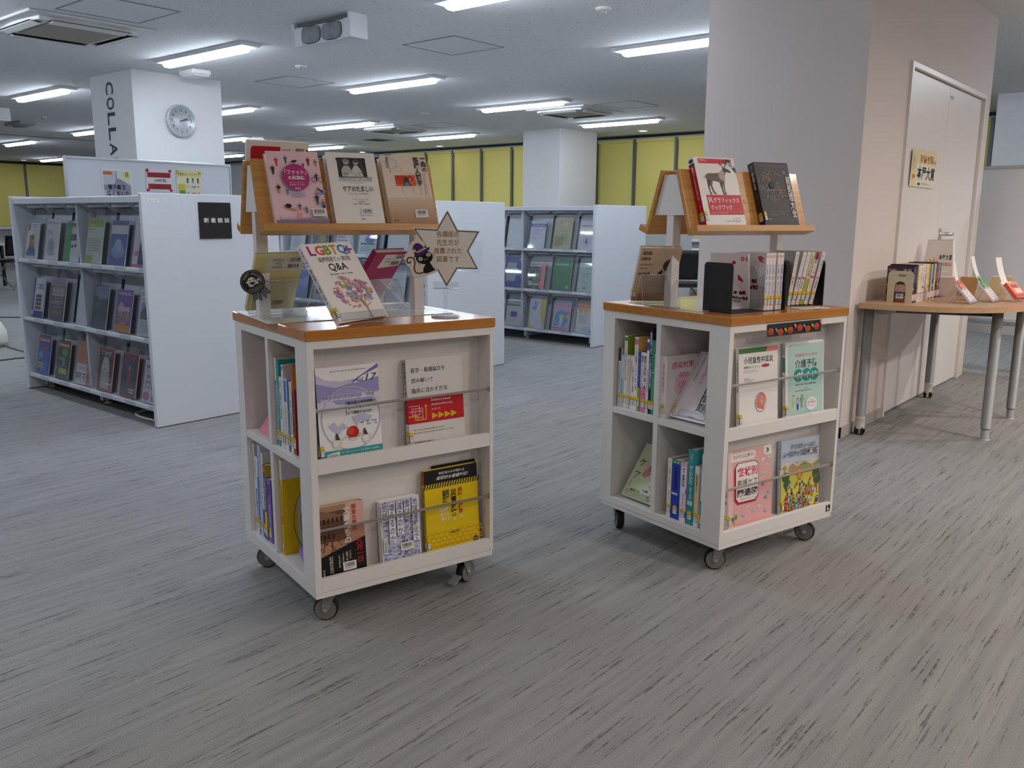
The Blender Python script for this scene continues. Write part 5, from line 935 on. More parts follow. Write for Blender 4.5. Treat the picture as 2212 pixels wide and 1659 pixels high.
# ------------------------------------------------------------------ magazine racks
RW, RD, RH = 1.77, .86, 1.293
LED = (.885, .497, .112); TILT = 11
CX = [.035 + .2835*(i+.5) for i in range(6)]
CX = [.178, .475, .772, 1.062, 1.36, 1.64]
def rack(x0, y0, label):
    r = empty('magazine_rack', T_(x0, y0, 0), label, 'magazine rack', 'grey magazine display racks'); m = M_STEEL; i_ = M_RACKIN
    for x in (0, RW-.032): MB().box((x, 0, .004), (x+.032, RD, RH), m, .003).build('end_panel', r)
    MB().box((.032, .012, 1.243), (RW-.032, RD-.012, 1.28), m, .003).build('top_panel', r)
    MB().box((.032, .40, .10), (RW-.032, .42, 1.243), i_).build('centre_panel', r); MB().box((.032, RD-.03, .06), (RW-.032, RD-.015, 1.243), i_).build('rear_panel', r)
    MB().box((RW/2-.012, .045, .11), (RW/2+.012, .40, 1.243), i_).build('divider', r)
    for z in LED:
        b = MB(); b.box((.032, .015, z-.022), (RW-.032, .10, z), m); b.box((.032, .006, z-.022), (RW-.032, .014, z+.006), i_, .002)
        for cx in CX: b.box((cx-.115, .0045, z-.014), (cx+.035, .006, z+.004), M_STEEL)
        b.build('ledge', r)
    for z in LED:
        for cx in CX:
            b = MB(); t = math.radians(TILT); Tm = T_(cx, .085, z) @ Rx(-TILT); b.box((-.128, 0, .0), (.128, .006, .335), i_, .001, Tm)
            b.build('display_flap', r)
            b = MB(); b.tube([(cx-.12, .10, z+.345), (cx+.12, .10, z+.345)], .011, m, 8); b.prism([(.05, z+.36), (.16, z+.36), (.16, z+.30), (.11, z+.31)], cx-.136, cx-.130, m, 'YZ'); b.build('flap_hinge', r)
    for x in (.06, RW/2, RW-.1):
        b = MB(); b.box((x-.018, .10, .022), (x+.018, RD-.04, .086), m, .002); b.lathe([(.022, 0), (.022, .006), (.008, .01), (.008, .024)], M_WHITE, 12, T_(x, .14, 0)); b.build('foot', r)
    b = MB(); b.box((RW-.0005, .03, RH-.05), (RW+.0012, .10, RH-.03), M_PAPER); a = Art(b, (RW+.0012, .03, RH-.05), (0, 1, 0), (0, 0, 1), (1, 0, 0), .07, .02); a.txt(.2, .25, .8, .75, 'A  ~  Z', '#5a5a66', .01); b.build('index_tag', r)
    return r
R1 = (-6.33, 2.345); R2 = (-6.30, 4.44); R3 = (-6.29, 6.54)
rack(*R1, 'grey magazine rack on the left with a black sign on its end panel'); rack(*R2, 'grey magazine rack behind the left cart, middle of the three'); rack(*R3, 'grey magazine rack seen between the two carts')
sg = empty('category_sign', T_(R1[0]+RW, 2.674, 1.046), 'square black sign with white Japanese characters on the left rack end', 'sign')
b = MB(); b.box((.0003, 0, 0), (.006, .204, .203), mat('#18181b', .4), .001); a = Art(b, (.006, 0, 0), (0, 1, 0), (0, 0, 1), (1, 0, 0), .204, .203); a.txt(.14, .42, .94, .56, '新 着 雑 誌', '#e4e4e8', .014); b.build('plate', sg)
def mag(R_, row, col, w, h, cov, art, look, sleeve=1, t=.007, dx=0, flop=0):
    rn = {R1: 'left', R2: 'middle', R3: 'farthest'}[R_]; rw = ('top', 'middle', 'bottom')[row]; cn = ORD[col]
    M = T_(R_[0]+CX[col]+dx, R_[1]+.034, LED[row]+.0008+.03*math.sin(math.radians(TILT))) @ Rx(-TILT) @ Rz(flop)
    r = empty('magazine', M, '%s, %s row, %s slot, %s rack' % (look, rw, cn, rn), 'magazine', 'magazines in the %s rack' % rn)
    b = MB(); cm = mat(cov, .35); b.box((-w/2, 0, 0), (w/2, t, h), cm); a = Art(b, (-w/2, 0, 0), (1, 0, 0), (0, 0, 1), (0, -1, 0), w, h, gloss=.35); art(a); b.build('cover', r)
    MB().box((w/2, .0006, .001), (w/2+.0012, t-.0006, h-.001), M_PAGE).build('page_block', r)
    if sleeve:
        sw, sh = w/2+.012, h+.03*sleeve; q = MB(); n = 6; vs = []; dz = random.uniform(.0, .006)
        for k in range(n+1):
            for j in (-1, 1): vs.append((j*sw, -.004-.004*math.sin(PI*k/n)-dz*(k/n)**2, .0+sh*k/n))
        q.add(vs, [(2*k, 2*k+1, 2*k+3, 2*k+2) for k in range(n)], M_SLEEVE, True); q.build('plastic_sleeve', r)
    return r
def gen(title, tc, *ops, ty=.04, th=.09, x0=.08, x1=.92, b=.015):
    def f(a):
        for o in ops:
            k = o[0]
            if k == 'r': a.rect(*o[1:])
            elif k == 'e': a.ell(*o[1:4], o[4], ry=o[5] if len(o) > 5 else None)
            elif k == 't': a.txt(*o[1:])
            elif k == 'l': a.lines(*o[1:])
            elif k == 'p': a.poly(o[1], o[2])
        if title: a.txt(x0, ty, x1, ty+th, title, tc, b)
    return f
fig = lambda c: ('p', [(.30, .95), (.34, .55), (.42, .36), (.58, .36), (.68, .55), (.70, .95)], c)
mag(R1, 0, 0, .178, .252, '#e8eaee', gen('', INK, ('r', 0, .02, 1, .05, '#4a7ac0'), ('e', .14, .17, .10, '#c83a50', .11), ('l', .4, .1, .8, .2, 2), ('r', .2, .38, .66, .62, '#c8b83a'), ('t', .24, .40, .62, .50, '救急', '#3a3a2a', .02), ('r', .22, .60, .66, .72, '#d87a70'), ('p', [(.05, .86), (.2, .70), (.7, .70), (.85, .86)], '#6a6a70'), ('r', .05, .84, .85, .93, '#5a7ab8')), 'white magazine with a yellow and red block')
mag(R1, 0, 1, .19, .262, '#ecebee', gen('Brain', '#d8a0ac', ('l', .1, .28, .7, .40, 3, '#a0a0a8'), ('e', .45, .68, .30, '#c4c8cc', .22), ('e', .5, .66, .16, '#a8b0b4', .14), ('e', .6, .84, .2, '#b8bcc0', .05)), 'white magazine with a pale grey brain drawing', .2)
mag(R1, 0, 2, .178, .25, '#e6e6ec', gen('SUMMER', '#2a3a3a', ('r', 0, 0, .38, 1, '#52b45a'), ('t', .3, .13, .8, .18, 'JOURNAL', '#2a3a3a', .01), ('r', .36, .32, .75, .48, '#3a3a6a'), ('r', .46, .34, .56, .46, '#c88a5a'), ('r', .42, .58, .58, .66, '#5a4a7a'), ('r', .66, .56, .82, .64, '#4a4a78'), ('r', 0, .92, .4, 1, '#3a9a3a')), 'white and green magazine with small dark pictures', .2)
mag(R1, 0, 3, .2, .27, '#d4d8c8', gen('看護管理', '#8a9a4a', ('r', 0, 0, .45, .2, '#d0c83a'), ('r', .45, 0, 1, .2, '#a8c058'), ('r', .06, .22, .45, .26, '#d8c040'), ('l', .1, .45, .9, .75, 6, '#9aa0a8'), ('r', 0, .82, .45, 1, '#98c058'), ('p', [(.6, .75), (.8, .7), (.85, .95), (.6, .95)], '#d8dce0')), 'yellow green magazine in a bright reflecting sleeve', 2)
mag(R1, 0, 4, .19, .258, '#4a68b0', gen('EmerLog', '#3a4a5a', ('r', 0, .1, 1, .30, '#dcdad4'), ('p', [(.1, .75), (.3, .45), (.6, .4), (.85, .6), (.9, .8), (.4, .85)], '#8aa4d0'), ('e', .5, .55, .2, '#b8c4dc', .14), ('t', .1, .62, .95, .72, '評価・スケール', '#d8dce8', .012), ('e', .2, .88, .08, '#a85a6a', .03)), 'blue magazine with a cloudy picture', 1)
mag(R1, 0, 5, .2, .258, '#e6e0e6', gen('NURSE', '#d84a9a', fig('#3a3460'), ('e', .48, .28, .11, '#d8b09a', .09), ('e', .46, .20, .13, '#2a2228', .08), ('r', .08, .66, .34, .76, '#e08ab0'), ('r', .72, .3, 1, .66, '#d8c8b8'), ('r', .7, .68, 1, .98, '#a8c0d0'), ('r', 0, .94, .6, 1, '#e06aa8'), x0=.18, x1=1.0), 'fashion style nursing magazine with a dark haired figure', 1)
mag(R1, 1, 0, .178, .262, '#2e3a9a', gen('Forensic', '#3a5ac0', ('r', .18, 0, 1, .84, '#e4e4ea'), ('t', .3, .22, .9, .29, 'Toxicology', '#3a5ac0', .01), *[('r', .30, .42+.1*k, .80, .50+.1*k, c) for k, c in enumerate(('#6a5a4a', '#4a4a58', '#3a6a48', '#7a5a3a'))], ('r', 0, .84, .2, .95, '#dcdce2'), ty=.14, th=.07, x0=.32, x1=.8), 'white and blue magazine with four stacked pictures', .1)
mag(R1, 1, 1, .2, .275, '#6a6870', gen('HEART', '#8a7a9a', ('r', 0, 0, 1, .2, '#b0a0b4'), ('r', .1, .22, .9, .25, '#d8c03a'), ('r', .06, .26, .94, .42, '#d4d2dc'), ('r', .2, .45, .8, .5, '#a8983a'), ('t', .1, .52, .9, .62, '心不全ケア', '#e0dee4', .02), ('t', .3, .66, .7, .71, '3つの', '#d0c8d4', .01), ('t', .2, .76, .8, .84, '3min!', '#d0c040', .01), ty=.29, th=.10), 'grey magazine with a yellow band', 1)
mag(R1, 1, 3, .19, .262, '#3c4a5a', gen('INFO', '#9ab0c0', ('p', [(0, .05), (1, 0), (1, .3), (.4, .34)], '#7a90a4'), ('r', .1, .4, .8, .6, '#4a5a6a'), ('l', .15, .42, .7, .56, 3, '#6a7a8a'), ('p', [(.1, .8), (.5, .72), (1, .76), (1, 1), (0, 1)], '#54646a'), ty=.15, th=.12), 'dark slate magazine in a shiny sleeve', 2)
mag(R1, 1, 4, .18, .25, '#8458b0', gen('medicina', '#f0eaf4', ('p', [(.1, .42), (.3, .28), (.5, .40), (.9, .40), (.9, .5), (.1, .5)], '#dcc8c8'), ('t', .1, .46, .9, .56, '外来', '#e8d8c8', .03), ('t', .15, .56, .95, .66, '診る', '#e4b050', .04), ('t', .1, .66, .9, .74, 'あなどれない', '#e8c060', .02), ('r', .3, .76, .7, .80, '#e0c040'), ('r', 0, .82, 1, 1, '#d8943a')), 'violet and orange magazine', .1)
mag(R1, 1, 5, .2, .262, '#e6e6ea', gen('日本M', '#c84a78', ('r', .05, .2, 1, .22, '#d88aa8'), ('r', .08, .27, 1, .64, '#6a7078'), ('p', [(.08, .5), (.3, .35), (.55, .42), (.8, .3), (1, .38), (1, .27), (.08, .27)], '#8ab0d8'), ('e', .6, .45, .3, '#5a6060', .1), ('l', .12, .68, .9, .95, 8, '#9a9aa0')), 'white journal with a mountain photo', 1)
mag(R1, 2, 0, .19, .262, '#2a50b4', gen('Newsweek', '#f0ecec', ('r', 0, .0, 1, .04, '#3a3a9a'), ('r', 0, .06, 1, .19, '#b82834'), ('p', [(.3, .95), (.3, .45), (.5, .26), (.8, .26), (.95, .4), (.9, .7), (.7, .95)], '#4a80d8'), ('e', .62, .36, .14, '#c85a4a', .07), ('p', [(.1, .5), (.3, .42), (.45, .6), (.15, .66)], '#7aa8e8'), ('r', .1, .70, .5, .78, '#c0b840'), ('r', .08, .80, .5, .86, '#b0a838'), ty=.075, th=.09), 'blue news magazine with a red header', .3)
mag(R1, 2, 1, .18, .255, '#3a5a2e', gen('Newsweek', '#f0ecec', ('r', 0, 0, 1, .03, '#4a8a5a'), ('r', 0, .05, 1, .19, '#b82834'), ('e', .6, .3, .25, '#7ab04a', .1), ('e', .4, .55, .3, '#9ab0a4', .12), ('e', .3, .6, .18, '#4a5a50', .1), ('p', [(0, .75), (.9, .65), (1, 1), (0, 1)], '#1e3a1a'), ('r', .25, .72, .85, .86, '#b0c03a'), ty=.065, th=.1), 'green news magazine with a red header', 1)
mag(R1, 2, 2, .21, .275, '#d89a7a', gen('Nursing', '#c87a60', ('l', .1, .22, .7, .42, 4, '#b87a64'), ('e', .85, .36, .07, '#a85a50', .06), ('r', .06, .52, .72, 1, '#e4e2e4'), ('t', .1, .58, .7, .65, 'ケースから学ぶ', '#6a6a78', .005), ('t', .06, .72, .94, .92, '呼吸不全', '#3a3a48', .02)), 'salmon pink nursing magazine with large black characters', 1.2)
mag(R1, 2, 3, .188, .262, '#c02a30', gen('TIME', '#c8c4c0', ('r', .05, .04, .95, .97, '#2a2a2c'), ('p', [(.25, .95), (.2, .5), (.35, .2), (.65, .2), (.8, .5), (.78, .8), (.85, .95)], '#b8b4ae'), ('e', .5, .42, .22, '#d8d4cf', .17), ('e', .42, .38, .035, '#4a4644', .015), ('e', .58, .38, .035, '#4a4644', .015), ('e', .5, .49, .08, '#6a6462', .018), ('r', .62, .68, .9, .72, '#c0a83a'), ('r', .6, .8, .95, .84, '#e0dedc'), ty=.07, th=.10, x0=.12, x1=.88), 'red framed magazine with a grey portrait', .6)
mag(R1, 2, 4, .19, .262, '#b8303c', gen('TIME', '#a83a5a', ('r', .05, .04, .95, .97, '#28324e'), ('e', .5, .4, .35, '#3a4a7a', .2), ('e', .5, .34, .06, '#d8b080', .05), ('p', [(.4, .42), (.6, .4), (.62, .6), (.5, .72), (.4, .6)], '#b83a3a'), ('p', [(.1, .2), (.35, .14), (.3, .3)], '#8a3a5a'), ('r', .55, .8, .9, .83, '#dcdce0'), ('r', .6, .86, .9, .89, '#dcdce0'), ty=.08, th=.1, x0=.12, x1=.88), 'red framed magazine with a dark blue scene', 1.2)
mag(R1, 2, 5, .2, .258, '#e4dce6', gen('with NEO', '#2a2228', ('r', 0, .0, .8, .06, '#c86a9a'), ('t', .1, .26, .8, .31, 'Neonatal Care', '#c87aa4', .0), ('t', .15, .38, .95, .46, '新生児の', '#3a3a5a', .01), ('t', .08, .5, .98, .58, '消化器症状', '#3a3a5a', .01), ('t', .08, .62, .98, .69, 'アセスメント', '#3a3a5a', .01), ('e', .2, .86, .2, '#c06aa0', .1), ('r', .5, .82, .85, .95, '#b0a050'), ty=.12, th=.12), 'pale pink neonatal care magazine with a heart shaped patch', 1)
# middle rack, seen past the things on the left cart
mag(R2, 0, 0, .19, .255, '#dfe4ea', gen('公衆衛生', '#4a6a8a', ('l', .15, .3, .85, .9, 9, '#9aaab8')), 'pale printed journal', .4)
mag(R2, 0, 1, .2, .262, '#3a3e38', gen('臨床', '#d8c88a', ('p', [(.2, .9), (.4, .4), (.7, .3), (.9, .6), (.9, .9)], '#6a7a4a'), ('e', .65, .55, .2, '#a8a050', .15), ('r', .05, .88, .6, .92, '#c86a7a')), 'dark magazine with an olive picture', .4)
mag(R2, 0, 2, .195, .26, '#e8d0dc', gen('助産雑誌', '#8a4a6a', ('r', .1, .2, .9, .96, '#e6eaf0'), ('l', .16, .3, .8, .9, 6, '#9a9ab0')), 'pink edged printed journal', .4)
mag(R2, 0, 3, .2, .265, '#dfe6f0', gen('看護展望', '#3a4a6a', ('p', [(.3, .6), (.5, .4), (.9, .42), (.95, .6), (.6, .7)], '#3a5ac0'), ('e', .75, .45, .12, '#4a6ad0', .08), ('r', .1, .66, .9, .74, '#4a9a5a'), ('l', .1, .78, .85, .94, 5, '#8a9aa8')), 'white and blue magazine in a shiny sleeve', 1.5)
mag(R2, 0, 5, .2, .262, '#c8b89a', gen('医療', '#3a4a9a', ('r', 0, 0, .3, 1, '#4a6ac8')), 'beige and blue magazine behind the star sign', .6)
mag(R2, 1, 0, .2, .262, '#5a78c0', gen('保健の科学', '#e0e4f0', ('p', [(0, .5), (1, .3), (1, 1), (0, 1)], '#8aa0d8')), 'blue magazine beside the cream book', .6)
mag(R2, 1, 1, .205, .265, '#d8d8d0', gen('生活教育', '#6a5a7a', ('e', .4, .35, .2, '#c8a8b8', .1), ('e', .6, .6, .25, '#c8b86a', .12), ('e', .3, .75, .2, '#a88aa0', .1)), 'multicoloured magazine under a bright reflection', 1)
mag(R2, 1, 4, .2, .262, '#e4e6ec', gen('ジェネティクス', '#4a4a58', ('l', .2, .5, .8, .6, 2), ty=.4, th=.07), 'white journal with small dark lettering', .6)
mag(R2, 1, 5, .195, .262, '#e6e8ee', gen('EBN', '#2a2a34', ('l', .2, .5, .8, .7, 3), ty=.3, th=.08), 'white journal behind the clip stand', .6)
# farthest rack, between the carts
mag(R3, 0, 3, .182, .258, '#e0e2ee', gen('', INK, ('r', 0, .10, 1, .21, '#2a40b0'), ('t', .08, .12, .92, .19, '日本呼吸器学会雑誌', '#e4e6f4', .012), ('t', .3, .04, .9, .08, 'Vol.61', '#c85a7a'), ('l', .15, .27, .85, .5, 5, '#b0b4c0'), ('l', .15, .56, .6, .7, 4, '#b8bcc8')), 'white journal with a dark blue title bar', .3)
mag(R3, 0, 4, .205, .288, '#c8c090', gen('', INK, ('t', .4, .13, .75, .20, '日本医学', '#f0eede', .01), ('t', .45, .21, .75, .26, '教育誌', '#f0eede', .01), ('e', .36, .14, .05, '#7a7a5a', .03), ('r', .1, .6, .55, .92, '#b89a5a'), ('r', .42, .5, .78, .78, '#9ac08a'), ('e', .5, .66, .06, '#a89040', .06), ('l', .4, .43, .8, .46, 1)), 'khaki journal with brown and green squares', .2)
mag(R3, 0, 5, .182, .262, '#e2e2ea', gen('', INK, ('t', .12, .14, .82, .21, '日本産科婦人科学会', '#3a3a48', .012), ('l', .3, .27, .7, .3, 1), ('l', .2, .33, .8, .37, 2), ('e', .48, .73, .2, '#4a4a58', .17), ('e', .48, .73, .185, '#e2e2ea', .158), ('p', [(.40, .75), (.44, .62), (.52, .62), (.58, .75), (.5, .86)], '#7a7a88')), 'white journal with an oval emblem', .3)
mag(R3, 1, 2, .2, .30, '#4a50a8', gen('', INK, ('r', 0, .2, .6, .8, '#c4c6dc'), ('e', .4, .5, .4, '#a8aed4', .15), ('r', .75, .05, .95, .10, '#d8dcf0')), 'indigo magazine half hidden by the rack end', .6)
mag(R3, 1, 3, .135, .258, '#2f5048', gen('', INK, ('r', 0, 0, 1, .17, '#e2e4e2'), ('t', .1, .05, .9, .13, '整形外科', '#3a4a44', .02), ('t', .1, .24, .9, .29, '日本脊椎脊髄', '#b8c8c0', .005), ('r', .4, .55, .6, .7, '#8a9a90'), ('r', .6, .4, .9, .6, '#5a7a70'), ('e', .15, .80, .2, '#d4d8d4', .1), ('r', .1, .8, 1, .86, '#d4d8d4')), 'dark green and white journal', 1.2, dx=-.03)
mag(R3, 1, 3, .135, .25, '#c88a88', gen('', INK), 'salmon journal behind the dark green one', 0, dx=.02)
mag(R3, 1, 4, .205, .298, '#0f8a34', gen('', INK, ('t', .08, .15, .8, .21, '日本集中治療医学会雑誌', '#d8ecd8', .012), ('l', .3, .25, .6, .28, 1, '#5ab07a'), ('t', .76, .82, .90, .93, '6', '#e8f4e8', .02)), 'bright green journal with a white 6', 1)
mag(R3, 1, 5, .182, .258, '#bcd8cc', gen('', INK, ('t', .2, .10, .75, .16, '日本輸血細胞治療学会誌', '#7a9a8e', .0), ('e', .85, .1, .09, '#c87a80', .06), ('e', .85, .1, .06, '#bcd8cc', .04), ('l', .2, .32, .85, .5, 4, '#96b4a8'), ('l', .2, .62, .6, .7, 2, '#96b4a8'), ('e', .43, .85, .09, '#3a4a44', .06), ('e', .43, .85, .07, '#bcd8cc', .045), ('p', [(.40, .88), (.43, .82), (.47, .88)], '#3a4a44')), 'mint journal with a small round emblem', .3)
mag(R3, 2, 2, .2, .25, '#d8d8d4', gen('整形外科の臨床', '#e0e4e8', ('r', 0, 0, 1, .2, '#4a6a84'), ('r', .3, .42, .7, .64, '#7a4ac0'), ('l', .3, .75, .7, .8, 2), ty=.05, th=.09), 'grey journal with a violet square', .4)
mag(R3, 2, 3, .2, .292, '#dfe2f0', gen('', INK, ('p', [(0, .2), (.1, .9), (.5, 1), (0, 1)], '#e0d020'), ('p', [(.68, 0), (1, .05), (1, 1), (.9, .9), (.7, .5)], '#e0d020'), ('t', .25, .1, .5, .24, '皮膚', '#3a3ab0', .03), ('t', .2, .25, .45, .40, '科学', '#3a3ab0', .03), ('l', .4, .14, .75, .17, 1)), 'white and yellow magazine with blue brush lettering', 1)
mag(R3, 2, 4, .2, .27, '#d8b0d0', gen('プチナース', '#d83a8a', ('e', .5, .55, .4, '#3aa8cc', .3), ('e', .5, .50, .14, '#e8d8c8', .09), ('p', [(.4, .6), (.6, .58), (.62, .72), (.5, .76), (.38, .7)], '#e4e0dc'), ('r', .05, .74, .55, .84, '#e8e8ec'), ('t', .06, .75, .54, .83, '看護', '#2a6a8a', .03), ('t', .05, .86, .95, .96, 'アセスメント', '#5a3a78', .03), ('r', .72, .3, .95, .4, '#e06aa0'), ('r', .75, .45, .92, .52, '#e8d840')), 'pink and turquoise student nurse magazine', .6)
mag(R3, 2, 5, .21, .296, '#e8e2dc', gen('プライマリ・ケア', '#f4ece4', ('r', 0, 0, 1, .18, '#d87a4a'), ('p', [(0, .18), (.2, .4), (.35, .18)], '#e8a040'), ('p', [(.3, .18), (.5, .46), (.65, .18)], '#e8b040'), ('p', [(.6, .18), (.85, .42), (1, .18)], '#e8a84a'), ('t', .4, .02, .95, .05, 'PRIMARY CARE', '#f0dcd0'), ('l', .1, .42, .7, .7, 6, '#b0a8a8'), ('e', .6, .88, .3, '#b8d0e8', .1), ('r', .78, .90, .90, .95, '#3a4a6a'), ty=.07, th=.09, x0=.04, x1=.98), 'orange to white magazine with a sunflower header', .3)
# ------------------------------------------------------------------ mobile whiteboard and posters behind the left rack
def whiteboard(M, L, w, top, label, bot=.75):
    r = empty('whiteboard', M, label, 'whiteboard', 'mobile whiteboards'); fr = mat('#c4c9ce', .4, .5)
    MB().box((.0, .0, bot), (L, .02, top-.012), mat('#e2e6ec', .25), .002).build('panel', r)
    f = MB(); f.box((-.012, -.008, top-.016), (L+.012, .03, top+.006), fr, .004); f.box((-.012, -.008, bot-.02), (L+.012, .03, bot), fr, .004); f.box((-.014, -.008, bot), (0, .03, top), fr, .003); f.box((L, -.008, bot), (L+.014, .03, top), fr, .003); f.build('frame', r)
    for x in (.06, L-.06):
        b = MB(); b.box((x-.02, -.002, .30), (x+.02, .022, bot-.015), fr, .003); b.build('post', r)
        b = MB()
        for s in (-1, 1): b.tube([(x, .01, .32), (x, .01+s*.21, .11), (x, .01+s*.21, .07)], .014, fr, 10)
        b.build('leg', r)
        for s in (-1, 1):
            b = MB(); b.lathe([(.0001, -.02), (.034, -.02), (.038, -.014), (.038, -.004), (.030, 0), (.038, .004), (.038, .014), (.034, .02), (.0001, .02)], M_DGREY, 20, T_(x, .01+s*.21, .038) @ Rz(80) @ Rx(90), False); b.build('caster', r)
    MB().box((-.01, -.006, .30), (L+.01, .028, .37), fr, .004).build('crossbar', r)
    return r
whiteboard(T_(-7.0, 3.03, 0) @ Rz(90), 1.40, 0, 1.615, 'mobile whiteboard with posters behind the left magazine rack')
def poster(M, w, h, label, art, base='#efeeea'):
    r = empty('poster', M, label, 'poster'); b = MB(); b.box((0, -.0012, 0), (w, 0, h), mat(base, .4)); a = Art(b, (0, -.0012, 0), (1, 0, 0), (0, 0, 1), (0, -1, 0), w, h); art(a); b.build('sheet', r); return r
PM = lambda y, z: T_(-7.0+.0225-.02+.0, y, z) @ Rz(90)
def ebook(a): a.rect(.04, .03, .96, .70, '#c8ccd4').rect(.5, .03, .96, .35, '#dfe4d8', 0).poly([(.04, .40), (.4, .36), (.55, .22), (.75, .30), (.96, .42), (.96, .70), (.5, .70), (.4, .55), (.04, .52)], '#9a9aa8').poly([(.46, .32), (.47, .05), (.49, .05), (.5, .32)], '#7a7a88').poly([(.04, .06), (.32, .06), (.36, .10), (.32, .14), (.04, .14)], '#d87040').ell(.84, .14, .10, '#dcd84a').rect(.80, .07, .88, .17, '#3a3a3a').rect(.82, .085, .86, .155, '#dcd84a').txt(.18, .38, .76, .50, '電子書籍', '#2a2a30', .03).txt(.12, .53, .88, .66, '増えました', '#2a2a30', .02).rect(.05, .80, .55, .84, '#17171a').rect(.66, .80, .92, .84, '#3a3a3e')
poster(PM(3.292, 1.22), .24, .315, 'poster with a photographed tower and big black characters on the whiteboard', ebook)
def cam24(a): a.rect(.05, .12, .97, .36, '#a82034').txt(.08, .16, .95, .31, '防犯カメラ', '#7a1424', .0).txt(.30, .42, .78, .58, '24時間', '#2a2a34', .01).rect(.07, .66, .98, .92, '#a82034').txt(.24, .71, .78, .86, '作動中', '#7a1424', .0)
pcam = poster(PM(3.655, 1.375), .22, .17, 'notice with two dark red bars around the word 24 hours on the whiteboard', cam24, '#e8e6e0')
def rules(a):
    a.rect(0, 0, 1, .2, '#e6e0a0').txt(.06, .07, .92, .15, '図書館のルールとマナー', '#4a4a3a', .005)
    for k, c in enumerate(('#5a6a5a', '#6ab0b8', '#c85a4a')): a.ell(.44+.21*k, .24, .04, '#3a2a2a').rect(.40+.21*k, .27, .48+.21*k, .34, c)
    a.rect(.05, .38, .33, .53, '#dcd020').rect(.08, .54, .33, .70, '#5aa84a').ring(.44, .44, .05, .012, '#4a6ac8')
    for u, v in ((.86, .44), (.44, .62), (.86, .62)): a.line([(u-.04, v-.03), (u+.04, v+.03)], .016, '#c03a4a').line([(u+.04, v-.03), (u-.04, v+.03)], .016, '#c03a4a')
    for v in (.44, .62): a.rect(.58, v-.02, .65, v+.03, '#6ab0b8').rect(.68, v-.02, .75, v+.03, '#c85a4a')
prul = poster(PM(3.922, 1.245), .228, .31, 'pale yellow notice with circles and crosses on the whiteboard', rules, '#eeebcc')
def magnet(M, col, L):
    r = empty('magnet', M, L, 'magnet', 'round magnets on the whiteboard'); MB().lathe([(.013, 0), (.013, .004), (.010, .007), (.0001, .0075)], mat(col, .35), 16, Rx(90)).build('disc', r)
for dy, dz, w_ in ((.012, .165, 'top left'), (.210, .165, 'top right'), (.012, .008, 'bottom left'), (.212, .008, 'bottom right')): magnet(PM(3.655+dy, 1.375+dz) @ T_(0, -.0018, 0), '#b8283a', 'red magnet at the %s corner of the 24 hour notice' % w_)
for dy, w_ in ((.012, 'left'), (.216, 'right')): magnet(PM(3.922+dy, 1.245+.292) @ T_(0, -.0018, 0), '#d8b81c', 'yellow magnet at the top %s corner of the rules notice' % w_)
# ------------------------------------------------------------------ right side: rounded table, books, bag, cards
tb = empty('side_table', T_(-1.568, 5.515, 0), 'tan laminate table with a rounded front and grey tube legs by the door', 'table')
pts = [(0, -.755)]
for k in range(41):
    t = -PI/2 + PI*k/40; c_, s_ = math.cos(t), math.sin(t); pts.append((.74*max(c_, 0)**.8, .755*math.copysign(abs(s_)**.8, s_)))
pts.append((0, .755)); b = MB(); b.prism(pts[1:-1], .707, .736, M_TABLE, 'XY'); b.build('table_top', tb)
for x, y, cst in ((.021+.01, -.672, 1), (.021+.01, .672, 1), (.590, -.337, 0), (.586, .337, 0)):
    b = MB()
    if cst: b.tube([(x, y, .105), (x, y, .707)], .0265, M_ALU, 16); b.lathe([(.026, .035), (.026, .09), (.0265, .105)], mat('#b9b4aa', .5), 16, T_(x, y, 0))
    else: b.tube([(x, y, .065), (x, y, .707)], .0265, M_ALU, 16)
    o = b.build('leg', tb)
    if cst:
        b = MB()
        for s in (-1, 1): b.lathe([(.0001, -.006), (.022, -.006), (.026, -.003), (.026, .003), (.022, .006), (.0001, .006)], M_RUBBER, 18, T_(x+s*.017, y, .026) @ Ry(90), False); b.lathe([(.0001, 0), (.017, .0)], mat('#cfc8b8', .5), 16, T_(x+s*.0235, y, .026) @ Ry(90))
        b.build('caster', o)
    else:
        b = MB(); b.tube([(x, y, .006), (x, y, .066)], .0215, mat('#8a8d90', .5), 16); b.lathe([(.027, 0), (.027, .004), (.02, .007)], mat('#a8aaac', .4), 16, T_(x, y, 0)); b.build('adjustable_foot', o)
b = MB(); b.box((.012, -.64, .655), (.05, .64, .70), mat('#a9a6a2', .5), .003); b.box((.05, -.61, .67), (.12, -.50, .703), mat('#a9a6a2', .5), .003); b.build('apron', tb)
for sy in (-1, 1): b = MB(); b.tube([(.06, sy*.5, .685), (.56, sy*.33, .685)], .016, M_DGREY, 8); b.build('brace', tb)
ZT = .736
TBK = [('#2a3070', '#c8ccd8', .027, '#3a2a30'), ('#1d2050', '#9a9ab0', .022, ''), ('#2a2430', '#b8a8a0', .030, ''), ('#e0d84a', '#6a6a4a', .022, ''), ('#ecebe6', '#8a8a90', .036, ''), ('#e4e4e8', '#4a4a6a', .024, ''), ('#eae4da', '#7a6a6a', .052, ''), ('#e8c8a8', '#7a4a3a', .028, ''), ('#ecdfd8', '#a84ab0', .032, ''), ('#e0cf3a', '#6a6a3a', .034, ''), ('#1a1a1c', '#c8c8c8', .020, ''), ('#b8ccd8', '#4a6a8a', .034, ''), ('#2a2c5a', '#b8bcd8', .028, ''), ('#dcd0b0', '#7a6a4a', .036, ''), ('#26241f', '#d8d8d4', .030, ''), ('#b03038', '#e8c040', .024, ''), ('#8a9aa8', '#e4e8ec', .024, ''), ('#1c2444', '#c8ccd8', .020, '')]
